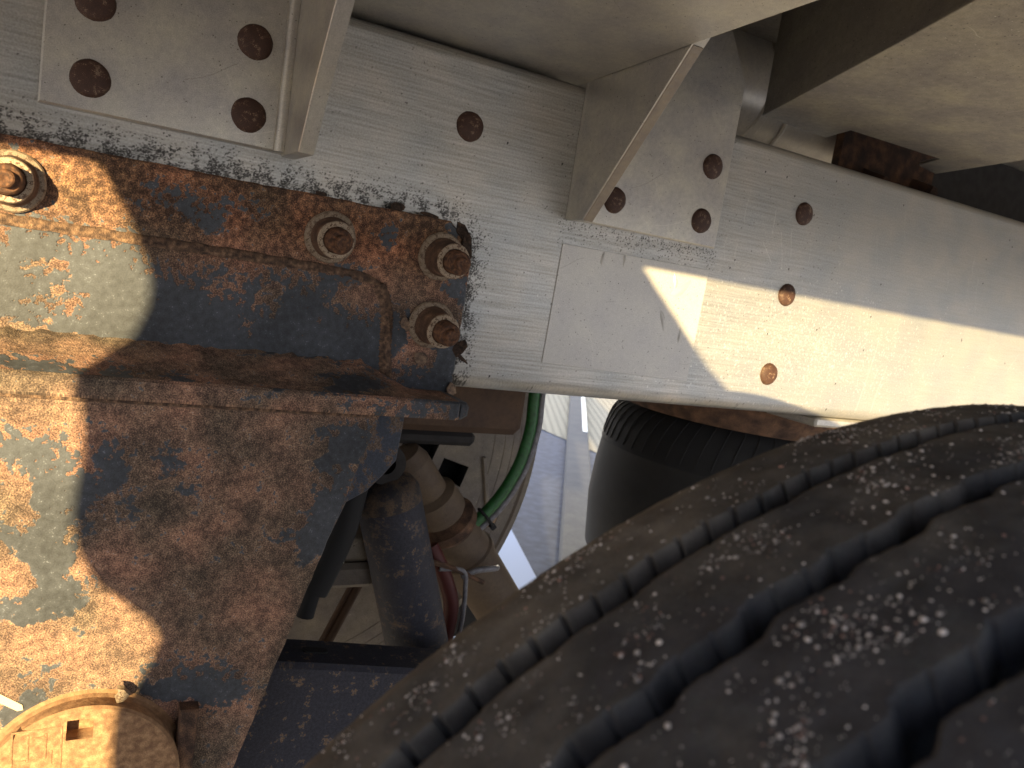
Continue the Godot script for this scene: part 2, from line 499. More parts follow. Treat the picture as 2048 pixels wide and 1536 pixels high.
# mill-finish aluminium with the pitting that gathers by the plates
func rail_texture() -> Array:
	var st := stretched_noise(RW, RH, 21, 0.25, 32, 3)
	var b := noise_bytes(RW, RH, 22, 0.010, 4)
	var g := noise_bytes(RW, RH, 23, 0.4, 2)
	var px := PackedByteArray()
	px.resize(RW * RH * 3)
	for y in RH:
		for x in RW:
			var i := y * RW + x
			var right := clampf((x - 1000) / 300.0, 0.0, 1.0)    # the stretch past the film is duller and smoother
			var f := 0.68 + (st[i] - 128) * lerpf(0.0006, 0.00012, right) + (b[i] - 128) * 0.0003 + (g[i] - 128) * 0.0006
			px[i * 3] = int(255 * f)
			px[i * 3 + 1] = int(255 * f * (0.985 - (b[i] - 128) * 0.00015))
			px[i * 3 + 2] = int(255 * f * (0.95 - (b[i] - 128) * 0.0003 + (st[i] - 128) * 0.0001))
	var mm := RW / RAIL.size.x
	var dark := Color(0.20, 0.19, 0.18)
	var clump := FastNoiseLite.new()
	clump.seed = 24
	clump.frequency = 55.0
	for k in 15000:   # pits above the hanger's top edge and right of its end
		var run := rng.randf() * 0.64
		var off := absf(rng.randfn(0.0, 0.0095))
		var p := Vector2(-0.16 + run, 0.054 + off)
		if run > 0.47:
			p = Vector2(0.3115 + off, 0.034 - (run - 0.47) * 0.86)
		elif run > 0.445:
			var t := (run - 0.445) / 0.025
			p = Vector2(0.287, 0.030) + Vector2(sin(t * PI / 2.0), cos(t * PI / 2.0)) * (0.0245 + off)
		if clump.get_noise_2d(p.x, p.y) < rng.randf_range(-0.35, 0.25):
			continue
		stamp(px, RW, RH, int((p.x - RAIL.position.x) * mm), int((RAIL.position.y - p.y) / RAIL.size.y * RH), rng.randi_range(1, 3), dark, rng.randf_range(0.2, 0.75))
	for k in 500:    # pits under the brackets' edges
		var p := Vector2(rng.randf_range(0.41, 0.63), 0.078 - absf(rng.randfn(0.0, 0.012)))
		stamp(px, RW, RH, int((p.x - RAIL.position.x) * mm), int((RAIL.position.y - p.y) / RAIL.size.y * RH), rng.randi_range(1, 3), dark, rng.randf_range(0.3, 0.8))
	for k in 1500:
		var p := Vector2(rng.randf_range(0, 1), rng.randf_range(0, 1))
		stamp(px, RW, RH, int(p.x * RW * 0.62), int(p.y * RH), rng.randi_range(1, 3), dark, rng.randf_range(0.15, 0.6))
	for k in 60:
		stamp(px, RW, RH, int(rng.randf() * RW), int(rng.randf() * RH), 5, Color(0.1, 0.09, 0.09), 0.85)
	var pale := Color(0.93, 0.92, 0.88)
	for k in 3200:   # dried splashes on the far end
		var p := Vector2(rng.randfn(0.80, 0.13), rng.randfn(-0.02, 0.036))
		var big := 6 if rng.randf() < 0.3 else rng.randi_range(1, 4)
		stamp(px, RW, RH, int((p.x - RAIL.position.x) * mm), int((RAIL.position.y - p.y) / RAIL.size.y * RH), big, pale, rng.randf_range(0.15, 0.6))
	for k in 46:
		var p := Vector2(rng.randf_range(0.62, 1.3), rng.randf_range(-0.1, 0.15))
		var q := p + Vector2(rng.randfn(0.0, 0.01), rng.randf_range(0.006, 0.05))
		scratch(px, RW, RH, Vector2((p.x - RAIL.position.x) * mm, (RAIL.position.y - p.y) / RAIL.size.y * RH), Vector2((q.x - RAIL.position.x) * mm, (RAIL.position.y - q.y) / RAIL.size.y * RH), pale, rng.randf_range(0.15, 0.5))
	for e in [[0.93, -0.10, 0.95, 0.02], [0.96, -0.10, 0.975, -0.03], [0.71, 0.14, 0.713, 0.11], [0.70, 0.10, 0.72, 0.075]]:
		scratch(px, RW, RH, Vector2((e[0] - RAIL.position.x) * mm, (RAIL.position.y - e[1]) / RAIL.size.y * RH), Vector2((e[2] - RAIL.position.x) * mm, (RAIL.position.y - e[3]) / RAIL.size.y * RH), pale, 0.6, 1.0)
	return [texture(RW, RH, px)]


func alum_texture(size: int, sd: int, base: Color, specks: int, mottle := 1.0) -> ImageTexture:
	var b := noise_bytes(size, size, sd, 0.008, 5, true)
	var m := noise_bytes(size, size, sd + 1, 0.06, 4, true)
	var g := noise_bytes(size, size, sd + 2, 0.4, 2, true)
	var px := PackedByteArray()
	px.resize(size * size * 3)
	for i in size * size:
		var f := 1.0 + (b[i] - 128) * 0.0010 * mottle + (m[i] - 128) * 0.0006 * mottle + (g[i] - 128) * 0.0010
		px[i * 3] = clampi(int(base.r * 255 * f), 0, 255)
		px[i * 3 + 1] = clampi(int(base.g * 255 * f), 0, 255)
		px[i * 3 + 2] = clampi(int(base.b * 255 * f * (1.0 - (b[i] - 128) * 0.0004 * mottle)), 0, 255)
	for k in specks:
		stamp(px, size, size, rng.randi() % size, rng.randi() % size, rng.randi_range(1, 4), Color(0.14, 0.12, 0.1), rng.randf_range(0.15, 0.8))
	for k in specks / 3:
		stamp(px, size, size, rng.randi() % size, rng.randi() % size, rng.randi_range(1, 3), Color(0.95, 0.93, 0.88), rng.randf_range(0.15, 0.65))
	for k in 14:
		var p := Vector2(rng.randf() * size, rng.randf() * size)
		scratch(px, size, size, p, p + Vector2(rng.randfn(0, 50), rng.randfn(0, 50)), Color(0.4, 0.37, 0.34) if k % 2 else Color(0.92, 0.9, 0.85), 0.5, 4.0)
	return texture(size, size, px)


func mat(tex: Texture2D, rough: float, metal := 0.0, tri := 0.0, tint := Color.WHITE) -> StandardMaterial3D:
	var m := StandardMaterial3D.new()
	m.albedo_texture = tex
	m.albedo_color = tint
	m.roughness = rough
	m.metallic = metal
	if tri > 0.0:
		m.uv1_triplanar = true
		m.uv1_scale = Vector3.ONE / tri
	return m


func relief(m: StandardMaterial3D, tex: Texture2D, cm: float) -> StandardMaterial3D:
	m.heightmap_enabled = true
	m.heightmap_texture = tex
	m.heightmap_scale = cm
	return m


func plain(c: Color, rough: float, metal := 0.0) -> StandardMaterial3D:
	var m := StandardMaterial3D.new()
	m.albedo_color = c
	m.roughness = rough
	m.metallic = metal
	return m


# clear winter air, paler and warmer towards the horizon, with a bright haze round the low sun
func sky_picture() -> ImageTexture:
	var im := Image.create_empty(256, 128, false, Image.FORMAT_RGBF)
	var sun := SUN_TO.normalized()
	for y in 128:
		var th := PI * (y + 0.5) / 128.0
		for x in 256:
			var ph := TAU * ((x + 0.5) / 256.0 - 0.5)
			var d := Vector3(sin(ph) * sin(th), cos(th), -cos(ph) * sin(th))
			var up := clampf(d.y, 0.0, 1.0)
			var c := Color(0.47, 0.46, 0.45).lerp(Color(0.22, 0.31, 0.50), pow(up, 0.55))
			if d.y < 0.0:
				c = Color(0.40, 0.37, 0.33)
			else:
				var ang := rad_to_deg(acos(clampf(d.dot(sun), -1.0, 1.0)))
				var g := SKY_GLOW * exp(-pow(ang / 16.0, 2.0)) + 0.22 * exp(-ang / 30.0)
				c = c + Color(1.0, 0.86, 0.64) * g
			im.set_pixel(x, y, c)
	return ImageTexture.create_from_image(im)


func make_materials() -> void:
	var h := hanger_textures()
	M.hanger = relief(mat(h[0], 1.0), h[1], 0.14)
	M.hanger.roughness_texture = h[2]
	M.hanger.metallic_specular = 0.4
	var r := rail_texture()
	M.rail = mat(r[0], 0.42, ALU_METAL)
	M.rail.texture_repeat = false
	var al := alum_texture(1024, 31, Color(0.73, 0.71, 0.675), 1500, 0.6)
	M.alum = mat(al, 0.38, ALU_METAL, 0.45)
	var ad := alum_texture(1024, 35, Color(0.55, 0.52, 0.475), 3600, 1.1)
	M.alum_dusty = mat(ad, 0.50, 0.5, 0.7)
	M.saw_cut = mat(al, 0.6, 0.5, 0.1, Color(0.80, 0.76, 0.72))
	relief(M.saw_cut, saw_marks(), 0.12)
	var rust := ramp_texture(512, 41, 0.02, RUST, 0.7)
	var grain := ramp_texture(512, 42, 0.08, [[0, Color.BLACK], [255, Color.WHITE]], 0.6)
	M.rust = relief(mat(rust, 0.92, 0.0, 0.12), grain, 0.05)
	M.rust_fine = relief(mat(ramp_texture(512, 43, 0.05, [[0, Color(0.42, 0.31, 0.23)], [128, Color(0.56, 0.43, 0.31)], [255, Color(0.70, 0.56, 0.42)]], 0.6), 0.92, 0.0, 0.22), grain, 0.03)
	M.weld = relief(mat(rust, 0.95, 0.0, 0.07, Color(0.84, 0.80, 0.78)), grain, 0.10)
	M.rust_brown = relief(mat(rust, 0.9, 0.0, 0.25, Color(0.74, 0.67, 0.63)), grain, 0.04)
	var rp := rust_paint_texture(512, 51, 26.0, Color(0.27, 0.30, 0.36))
	M.rust_dark = relief(mat(rust, 0.9, 0.0, 0.30, Color(0.52, 0.43, 0.37)), grain, 0.03)
	M.paint_rust = relief(mat(rp[0], 0.62, 0.0, 0.22), rp[1], 0.06)
	var rd := rust_paint_texture(512, 56, 62.0, Color(0.20, 0.21, 0.255), 0.02, DUST)
	M.paint_dark = relief(mat(rd[0], 0.66, 0.0, 0.24, Color(1.15, 1.12, 1.08)), rd[1], 0.04)
	M.paint_dark.metallic_specular = 0.35
	var rc := rust_paint_texture(512, 57, -8.0, Color(0.20, 0.21, 0.25), 0.02, DUST)
	M.dusty_paint = relief(mat(rc[0], 0.8, 0.0, 0.2, Color(0.86, 0.82, 0.78)), rc[1], 0.04)
	var rv := rust_paint_texture(512, 61, -72.0, Color(0.56, 0.50, 0.44), 0.011, RIVET)
	for k in 4:
		var m := relief(mat(rv[0], 0.7, 0.0, 0.05, Color(1.0, 0.96, 0.92)), rv[1], 0.02)
		m.uv1_offset = Vector3(0.31 * k, 0.17 * k, 0.7 * k)
		M["rivet%d" % k] = m
	var zn := rust_paint_texture(512, 71, 22.0, Color(0.63, 0.59, 0.53), 0.022, SCALE)
	M.zinc = relief(mat(zn[0], 0.75, 0.0, 0.06, Color(1.0, 0.95, 0.9)), zn[1], 0.03)
	M.zinc_pale = relief(mat(zn[0], 0.75, 0.0, 0.06, Color(1.15, 1.1, 1.05)), zn[1], 0.03)
	var grey := alum_texture(512, 81, Color(0.60, 0.57, 0.53), 300)
	M.drum = mat(grey, 0.62, 0.15, 0.5, Color(0.78, 0.765, 0.75))
	M.tan = mat(grey, 0.75, 0.0, 0.3, Color(0.64, 0.57, 0.50))
	M.tan_dark = mat(grey, 0.8, 0.0, 0.3, Color(0.52, 0.42, 0.35))
	M.film = mat(alum_texture(512, 91, Color(0.74, 0.725, 0.70), 500, 0.25), 0.42, 0.35, 0.25)
	var rub := ramp_texture(512, 101, 0.02, [[0, Color(0.62, 0.6, 0.58)], [128, Color(0.82, 0.81, 0.8)], [255, Color(1, 0.99, 0.97)]], 0.5)
	M.tread = relief(mat(rub, 0.9, 0.0, 0.2), grain, 0.02)
	M.tread.metallic_specular = 0.3
	M.tread.vertex_color_use_as_albedo = true
	M.bellows = mat(rub, 0.75, 0.0, 0.3, Color(0.09, 0.09, 0.098))
	M.black = plain(Color(0.10, 0.10, 0.105), 0.8)
	M.dark_steel = mat(rub, 0.8, 0.1, 0.3, Color(0.20, 0.19, 0.19))
	M.green = mat(rub, 0.45, 0.0, 0.1, Color(0.16, 0.42, 0.20))
	M.grey_hose = mat(rub, 0.45, 0.0, 0.1, Color(0.52, 0.52, 0.55))
	M.red = plain(Color(0.30, 0.09, 0.07), 0.6)
	M.concrete = mat(ramp_texture(512, 111, 0.01, [[0, Color(0.58, 0.56, 0.53)], [128, Color(0.74, 0.72, 0.69)], [255, Color(0.84, 0.82, 0.79)]], 0.5), 0.9, 0.0, 3.0)
	M.weave = weave_material()
	M.shade_blue = mat(ramp_texture(512, 121, 0.02, [[0, Color(0.18, 0.21, 0.27)], [128, Color(0.23, 0.265, 0.34)], [255, Color(0.30, 0.34, 0.42)]], 0.8), 0.85, 0.0, 0.8)  # blue cast puts the trailer's shadow into the ground colour
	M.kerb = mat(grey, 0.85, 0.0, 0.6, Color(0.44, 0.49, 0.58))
	M.cloth = mat(rub, 0.9, 0.0, 0.4, Color(0.25, 0.26, 0.30))
	M.old_paint = plain(Color(0.78, 0.73, 0.62), 0.8)
	M.pale_blue_white = plain(Color(0.70, 0.75, 0.84), 0.8)  # pale blue-white for the strip on the ground
	M.white_paint = plain(Color(0.85, 0.84, 0.80), 0.6)
	M.grit = plain(Color(1, 1, 1), 0.9)
	M.grit.vertex_color_use_as_albedo = true


func saw_marks() -> ImageTexture:
	var hi := PackedByteArray()
	for y in 128:
		for x in 128:
			hi.append(int(128 + 50 * sin(y * TAU / 6.0 + 1.5 * sin(x * 0.2)) + 40 * sin(y * TAU / 15.0)))
	return texture(128, 128, hi, Image.FORMAT_L8)


func weave_material() -> StandardMaterial3D:
	var s := 64   # small setts, two across the tile
	var px := PackedByteArray()
	var hi := PackedByteArray()
	for y in s:
		for x in s:
			var xx := x + (16 if (y / 32) % 2 else 0)
			var joint := mini(mini(xx % 32, 31 - xx % 32), mini(y % 32, 31 - y % 32))
			var f := (0.66 if joint > 2 else 0.42) + 0.04 * sin(x * 1.7 + y * 2.3)
			hi.append(clampi(joint * 40, 0, 200))
			px.append(int(255 * f))
			px.append(int(255 * f * 0.93))
			px.append(int(255 * f * 0.78))  # beige balance puts low sunlight into the setts' colour
	return relief(mat(texture(s, s, px), 0.85, 0.0, 0.13), texture(s, s, hi, Image.FORMAT_L8), 0.5)


# ---------------------------------------------------------------- the trailer's parts
func jag(a: Vector2, b: Vector2, steps: int, amp: float) -> PackedVector2Array:
	var o := PackedVector2Array()
	var side := (b - a).orthogonal().normalized()
	for i in steps:
		o.append(a.lerp(b, float(i) / steps) + (side * rng.randf_range(-amp, amp) if i > 0 else Vector2.ZERO))
	return o


func hanger_mb(front: float) -> MB:
	var mb := MB.new()
	mb.uv_on = true
	mb.uv_rect = HANGER
	mb.uv_z = front
	return mb


func rivet(at: Vector3, r: float, parent: Node, k: int, h := 0.0042) -> void:
	var mb := MB.new()
	var prof := PackedVector2Array([Vector2(r + 0.0006, 0.0), Vector2(r, 0.0012)])
	for i in range(1, 7):
		var t := i / 6.0
		prof.append(Vector2(r * cos(t * PI / 2.0), 0.0012 + h * pow(sin(t * PI / 2.0), 1.0)))
	mb.lathe(prof, 28, false, 0.012, k * 1.7)
	var o := part("rivet", mb, M["rivet%d" % (k % 4)], parent)
	o.position = at
	o.rotation.z = k * 1.9


func sheet(pts: Array, y: float) -> MB:
	var mb := MB.new()
	for k in range(1, pts.size() - 1):
		mb.tri(Vector3(pts[0].x, y, pts[0].y), Vector3(pts[k].x, y, pts[k].y), Vector3(pts[k + 1].x, y, pts[k + 1].y), Vector3.UP, Vector3.UP, Vector3.UP)
	return mb


# concrete under the trailer; beyond it a blue-grey strip painted as shade, a low kerb, paving painted sunlit beige
func build_ground() -> void:
	structure(part("ground", sheet([Vector2(-80, -80), Vector2(80, -80), Vector2(80, 80), Vector2(-80, 80)], GROUND_Y), M.concrete, self), "pale concrete ground under the trailer")
	var shade_tinted_ground := part("shade_tinted_ground", sheet([Vector2(0.9, -0.8), Vector2(9, -0.8), Vector2(9, -30), Vector2(0.9, -30)], GROUND_Y + 0.004), M.shade_blue, self)
	structure(shade_tinted_ground, "ground seen below the rail, with shade put into its blue-grey colour")
	structure(part("sun_tinted_paving", sheet([Vector2(2.86, -4.6), Vector2(2.90, -4.1), Vector2(2.92, -3.70), Vector2(2.95, -3.42), Vector2(3.4, -2.2), Vector2(20, -2.2), Vector2(20, -22), Vector2(2.8, -22)], GROUND_Y + 0.008), M.weave, self), "block paving past the far side of the trailer, with sunlight put into its beige colour")
	part("pale_strip", sheet([Vector2(1.20, -0.8), Vector2(0.6, -0.8), Vector2(1.2, -2.8), Vector2(1.80, -2.8)], GROUND_Y + 0.008), M.pale_blue_white, shade_tinted_ground)  # pale blue-white strip laid over the ground
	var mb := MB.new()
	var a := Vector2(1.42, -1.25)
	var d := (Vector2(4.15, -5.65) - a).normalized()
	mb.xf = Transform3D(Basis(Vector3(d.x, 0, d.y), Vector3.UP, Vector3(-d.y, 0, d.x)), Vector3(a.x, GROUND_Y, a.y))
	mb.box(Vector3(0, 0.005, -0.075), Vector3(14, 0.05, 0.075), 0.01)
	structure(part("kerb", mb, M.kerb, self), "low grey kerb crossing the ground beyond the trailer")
	mb = MB.new()
	mb.xf = Transform3D(Basis(Vector3(d.x, 0, d.y), Vector3.UP, Vector3(-d.y, 0, d.x)), Vector3(a.x, GROUND_Y, a.y))
	mb.box(Vector3(3.15, 0.051, 0.035), Vector3(14, 0.054, 0.072), 0.001)
	part("painted_edge", mb, M.white_paint, get_node("kerb"))


func build_rail() -> void:
	var t := thing("frame_rail", "long mill finish aluminium frame rail running behind the brackets and rusty hanger", "frame rail")
	var mb := MB.new()
	mb.uv_on = true
	mb.uv_rect = RAIL
	var prof := PackedVector2Array()
	var nrm := PackedVector2Array()   # (z, y) cross-section from the inner lower lip round the web to the inner upper lip
	prof.append(Vector2(-0.11, -0.113))
	nrm.append(Vector2(0, -1))
	for i in 9:
		var a := -PI / 2 + PI / 2 * i / 8.0
		prof.append(Vector2(-0.017 + 0.017 * cos(a), -0.096 + 0.017 * sin(a)))
		nrm.append(Vector2(cos(a), sin(a)))
	for i in 9:
		var a := PI / 2 * i / 8.0
		prof.append(Vector2(-0.012 + 0.012 * cos(a), 0.2035 + 0.012 * sin(a)))
		nrm.append(Vector2(cos(a), sin(a)))
	prof.append(Vector2(-0.11, 0.2155))
	nrm.append(Vector2(0, 1))
	for i in prof.size() - 1:
		var a := Vector3(0, prof[i].y, prof[i].x)
		var b := Vector3(0, prof[i + 1].y, prof[i + 1].x)
		var na := Vector3(0, nrm[i].y, nrm[i].x)
		var nb := Vector3(0, nrm[i + 1].y, nrm[i + 1].x)
		for s in [[-1.2, -0.15], [-0.15, 1.42], [1.42, 3.2]]:
			var l := Vector3(s[0], 0, 0)
			var r := Vector3(s[1], 0, 0)
			mb.quad4(a + l, a + r, b + r, b + l, na, na, nb, nb)
	part("web", mb, M.rail, t)
	var back := MB.new()
	back.box(Vector3(-1.2, -0.105, -0.112), Vector3(3.2, 0.208, -0.1045), 0.001)
	part("back_wall", back, M.alum, t)
	var k := 0
	for p in [Vector2(0.2949, 0.1459), Vector2(0.7582, 0.1441), Vector2(0.7557, 0.0415), Vector2(0.7516, -0.0612)]:
		rivet(Vector3(p.x, p.y, 0.0), 0.0138, t, k)
		k += 1
	var f := MB.new()
	f.extrude(PackedVector2Array([Vector2(0.4186, 0.0523), Vector2(0.6225, 0.0536), Vector2(0.6197, -0.0815), Vector2(0.4161, -0.0768)]), 0.0003, 0.0011, 0.0003)
	part("clear_film", f, M.film, t).set_meta("label", "clear square of film stuck on the rail")
	for e in [[0.567, -0.012, 0.012, 0.4], [0.586, 0.026, 0.018, -0.9], [0.596, -0.028, 0.009, 0.1], [0.576, 0.033, 0.010, 0.2], [0.471, 0.044, 0.008, 0.0], [0.500, 0.047, 0.007, 0.1]]:
		var b := MB.new()
		b.lathe(PackedVector2Array([Vector2(1.0, 0), Vector2(0.7, 0.35), Vector2(0.3, 0.9), Vector2(0, 1.0)]), 9, false, 0.25, e[0] * 90)
		var o := part("torn_bubble", b, M.film, t)
		o.transform = Transform3D(Basis(Vector3.BACK, e[3]) * Basis.from_scale(Vector3(e[2] * 0.28, e[2], 0.0016)), Vector3(e[0], e[1], 0.0011))


func weld(path: PackedVector3Array, r: float, parent: Node) -> void:
	var mb := MB.new()
	mb.tube(path, r, 11, 110, 0.05)
	part("weld_bead", mb, M.weld, parent)


func nut(at: Vector3, parent: Node, k: int, tip: float) -> void:
	var o := Node3D.new()
	o.name = numbered("flange_nut")
	parent.add_child(o, true)
	o.position = at
	o.rotation = Vector3(0.10, 0.02, k * 1.3) if k != 0 else Vector3(0, 0, 0.4)
	var w := MB.new()
	w.lathe(PackedVector2Array([Vector2(0.0232, 0.0), Vector2(0.0234, 0.003), Vector2(0.0222, 0.0052), Vector2(0.0185, 0.0064)]), 40, true, 0.012, k * 2.0)
	part("washer", w, M.zinc, o)
	var top := tip - 0.014
	var c := MB.new()
	c.lathe(PackedVector2Array([Vector2(0.0188, 0.006), Vector2(0.0186, 0.009), Vector2(0.0174, 0.0115), Vector2(0.0166, top - 0.0012)]), 40, true, 0.010, k * 2.6)
	var cl := part("collar", c, M.rust_brown, o)
	c = MB.new()
	c.lathe(PackedVector2Array([Vector2(0.0166, top - 0.0012), Vector2(0.0158, top + 0.0004), Vector2(0.0120, top + 0.0006), Vector2(0.0118, top - 0.003)]), 40, true, 0.012, k * 2.6)
	part("collar_rim", c, M.zinc_pale, o)
	var s := MB.new()
	var prof := PackedVector2Array()
	var z := top - 0.004
	while z < tip:
		prof.append(Vector2(0.0112, z))
		prof.append(Vector2(0.0103, z + 0.0012))
		z += 0.0024
	prof.append_array(PackedVector2Array([Vector2(0.0108, tip), Vector2(0.0098, tip + 0.0015), Vector2(0.0068, tip + 0.0022), Vector2(0.0064, tip + 0.0075), Vector2(0.0052, tip + 0.0085), Vector2(0.0030, tip + 0.0083), Vector2(0.0, tip + 0.0070)]))
	s.lathe(prof, 26, true, 0.01, k)
	part("stud", s, M.rivet_stud, o)


func build_hanger() -> void:
	var t := thing("suspension_hanger", "rusty dark painted steel suspension hanger bolted to the aluminium rail", "suspension hanger")
	var mb := hanger_mb(0.012)
	var o := PackedVector2Array()
	o.append_array(jag(Vector2(-0.55, 0.0553), Vector2(0.285, 0.0527), 90, 0.0006))
	o.append_array(jag(Vector2(0.285, 0.0527), Vector2(0.3065, 0.033), 8, 0.0008))
	o.append_array(jag(Vector2(0.3065, 0.033), Vector2(0.3115, 0.010), 8, 0.0009))
	o.append_array(jag(Vector2(0.3115, 0.010), Vector2(0.3105, -0.118), 30, 0.0006))
	o.append_array(PackedVector2Array([Vector2(0.3105, -0.12), Vector2(-0.55, -0.12)]))
	mb.extrude(o, 0.0004, 0.012, 0.0016)
	part("mounting_plate", mb, M.hanger, t)
	mb = hanger_mb(0.020)
	mb.extrude(PackedVector2Array([Vector2(-0.55, -0.010), Vector2(0.20, -0.013), Vector2(0.222, -0.020), Vector2(0.2285, -0.040), Vector2(0.236, -0.116), Vector2(-0.55, -0.116)]), 0.0122, 0.0158, 0.0018)
	part("lap_plate", mb, M.hanger, t)
	# flange: a shelf whose right end is rounded
	mb = hanger_mb(0.07)
	mb.box(Vector3(-0.55, -0.1325, -0.055), Vector3(0.297, -0.1145, 0.070), 0.0022)
	part("flange", mb, M.hanger, t)
	mb = hanger_mb(0.07)
	mb.extrude(PackedVector2Array([Vector2(0.2965, -0.1325), Vector2(0.301, -0.1325), Vector2(0.3075, -0.1285), Vector2(0.3080, -0.1195), Vector2(0.3050, -0.1155), Vector2(0.2965, -0.1147)]), -0.050, 0.0665, 0.0025)
	part("flange_end", mb, M.hanger, t)
	mb = hanger_mb(0.060)
	o = jag(Vector2(-0.55, -0.133), Vector2(0.2235, -0.133), 2, 0.0)
	o.append_array(jag(Vector2(0.2235, -0.133), Vector2(0.098, -0.58), 60, 0.0005))
	o.append_array(PackedVector2Array([Vector2(0.098, -0.58), Vector2(-0.55, -0.58)]))
	mb.extrude(o, 0.048, 0.060, 0.0012)
	part("side_plate", mb, M.hanger, t)
	mb = MB.new()
	mb.extrude(PackedVector2Array([Vector2(-0.55, -0.1335), Vector2(0.2885, -0.1335), Vector2(0.2875, -0.165), Vector2(0.2850, -0.205), Vector2(0.272, -0.222), Vector2(0.256, -0.240), Vector2(0.236, -0.252), Vector2(0.13, -0.56), Vector2(-0.55, -0.56)]), -0.062, -0.050, 0.0012)
	part("inner_plate", mb, M.paint_rust, t)
	weld(PackedVector3Array([Vector3(-0.55, -0.010, 0.0095), Vector3(0.10, -0.011, 0.0095), Vector3(0.196, -0.014, 0.0095), Vector3(0.221, -0.021, 0.0095)]), 0.0066, t)
	weld(PackedVector3Array([Vector3(0.219, -0.019, 0.009), Vector3(0.2295, -0.04, 0.009), Vector3(0.2335, -0.08, 0.009), Vector3(0.239, -0.113, 0.010)]), 0.0088, t)
	# broad rusty fillet that runs from the lap plate out to the flange's edge, dying away to the right
	var fillet := MB.new()
	var fp := PackedVector3Array()
	var fu := PackedVector2Array()
	var fno := FastNoiseLite.new()
	fno.seed = 9
	fno.frequency = 26.0
	for i in 161:
		var x := lerpf(-0.55, 0.296, i / 160.0)
		var fade := clampf((0.262 - x) / 0.05, 0.0, 1.0)
		for j in 13:
			var q := j / 12.0
			var z := lerpf(0.0150, 0.0680, q)
			var y := lerpf(-0.1135, -0.090 + 0.004 * fno.get_noise_1d(x * 3.0), fade * pow(1.0 - q, 1.15)) - 0.0006 - 0.0004 * q
			if j == 5 or j == 9:
				y -= 0.0009 * fade
			y += 0.0011 * fade * fno.get_noise_2d(x * 1.0, z * 3.0)
			fp.append(Vector3(x, y, z))
			fu.append(Vector2((x - HANGER.position.x) / HANGER.size.x, (HANGER.position.y - (y - z - 0.006)) / HANGER.size.y))
	fillet.grid(fp, 161, 13, func(_p): return Vector3(0, 1, 0.3), PackedColorArray(), fu)
	part("fillet_weld", fillet, M.hanger, t)
	weld(PackedVector3Array([Vector3(-0.55, -0.1345, 0.0605), Vector3(0.215, -0.1345, 0.0605)]), 0.0022, t)
	nut(Vector3(-0.0735, 0.0200, 0.012), t, 0, 0.036)
	nut(Vector3(0.170, 0.0182, 0.012), t, 1, 0.038)
	nut(Vector3(0.2785, 0.0173, 0.012), t, 2, 0.049)
	nut(Vector3(0.278, -0.0491, 0.012), t, 3, 0.049)
	# pivot cap with a square key hole near its top edge
	var c := Vector2(0.0087, -0.4535)
	var z1 := 0.080
	var r := 0.0735
	mb = MB.new()
	mb.xf = Transform3D(Basis.IDENTITY, Vector3(c.x, c.y, 0))
	mb.lathe(PackedVector2Array([Vector2(r + 0.004, 0.060), Vector2(r + 0.0015, 0.062), Vector2(r, 0.066), Vector2(r, z1 - 0.002), Vector2(r - 0.002, z1)]), 96, true)
	var hole := Vector2(0.0042, -0.3985) - c
	var hh := Vector2(0.0095, 0.0085)
	var seg := 96
	for s in seg:
		var q := []
		for e in [s, s + 1]:
			var a: float = TAU * e / seg
			var d := Vector2(cos(a), sin(a))
			var kx := hh.x / maxf(absf(d.x), 1e-4)
			var ky := hh.y / maxf(absf(d.y), 1e-4)
			var pin := hole + d * minf(kx, ky)
			var bb := hole.dot(d)
			var rr := r - 0.002
			var far_t := -bb + sqrt(bb * bb - hole.length_squared() + rr * rr)
			var pout := hole + d * far_t
			q.append([Vector3(pin.x, pin.y, z1), Vector3(pout.x, pout.y, z1), Vector3(pin.x, pin.y, z1 - 0.015), Vector3(-d.x, -d.y, 0)])
		mb.quad(q[0][0], q[1][0], q[1][1], q[0][1], Vector3.BACK)
		mb.quad(q[0][0], q[1][0], q[1][2], q[0][2], q[0][3])
	mb.quad(Vector3(hole.x - hh.x, hole.y - hh.y, z1 - 0.015), Vector3(hole.x + hh.x, hole.y - hh.y, z1 - 0.015), Vector3(hole.x + hh.x, hole.y + hh.y, z1 - 0.015), Vector3(hole.x - hh.x, hole.y + hh.y, z1 - 0.015), Vector3.BACK)
	part("pivot_cap", mb, M.rust_fine, t)
	mb = MB.new()
	mb.lathe(PackedVector2Array([Vector2(0.024, 0), Vector2(0.0235, 0.002), Vector2(0.021, 0.0035), Vector2(0, 0.004)]), 40, true, 0.01)
	part("centre_boss", mb, M.rust_fine, t).position = Vector3(0.006, -0.456, z1)
	mb = MB.new()
	for e in [[0.0, 0.0185, 0.034, 0.0016], [0.0, -0.0185, 0.034, 0.0016], [0.0165, 0.0, 0.0016, 0.036], [-0.0165, 0.0, 0.0016, 0.036], [0.006, 0.004, 0.0016, 0.022], [0.001, 0.012, 0.010, 0.0016], [-0.006, 0.004, 0.0016, 0.022], [-0.010, -0.006, 0.006, 0.0016], [0.010, -0.006, 0.0016, 0.012]]:
		mb.box(Vector3(e[0] - e[2] / 2, e[1] - e[3] / 2, -0.001), Vector3(e[0] + e[2] / 2, e[1] + e[3] / 2, 0.0005), 0.0003)
	var em := part("cast_mark", mb, M.rust_fine, t)
	em.position = Vector3(-0.0245, -0.4135, z1)
	em.rotation.z = 0.03
	mb = MB.new()
	mb.extrude(PackedVector2Array([Vector2(0.0780, -0.396), Vector2(0.0935, -0.397), Vector2(0.0915, -0.56), Vector2(0.0760, -0.56)]), 0.060, 0.074, 0.0015)
	part("stop_bar", mb, M.rust_brown, t)
	mb = MB.new()
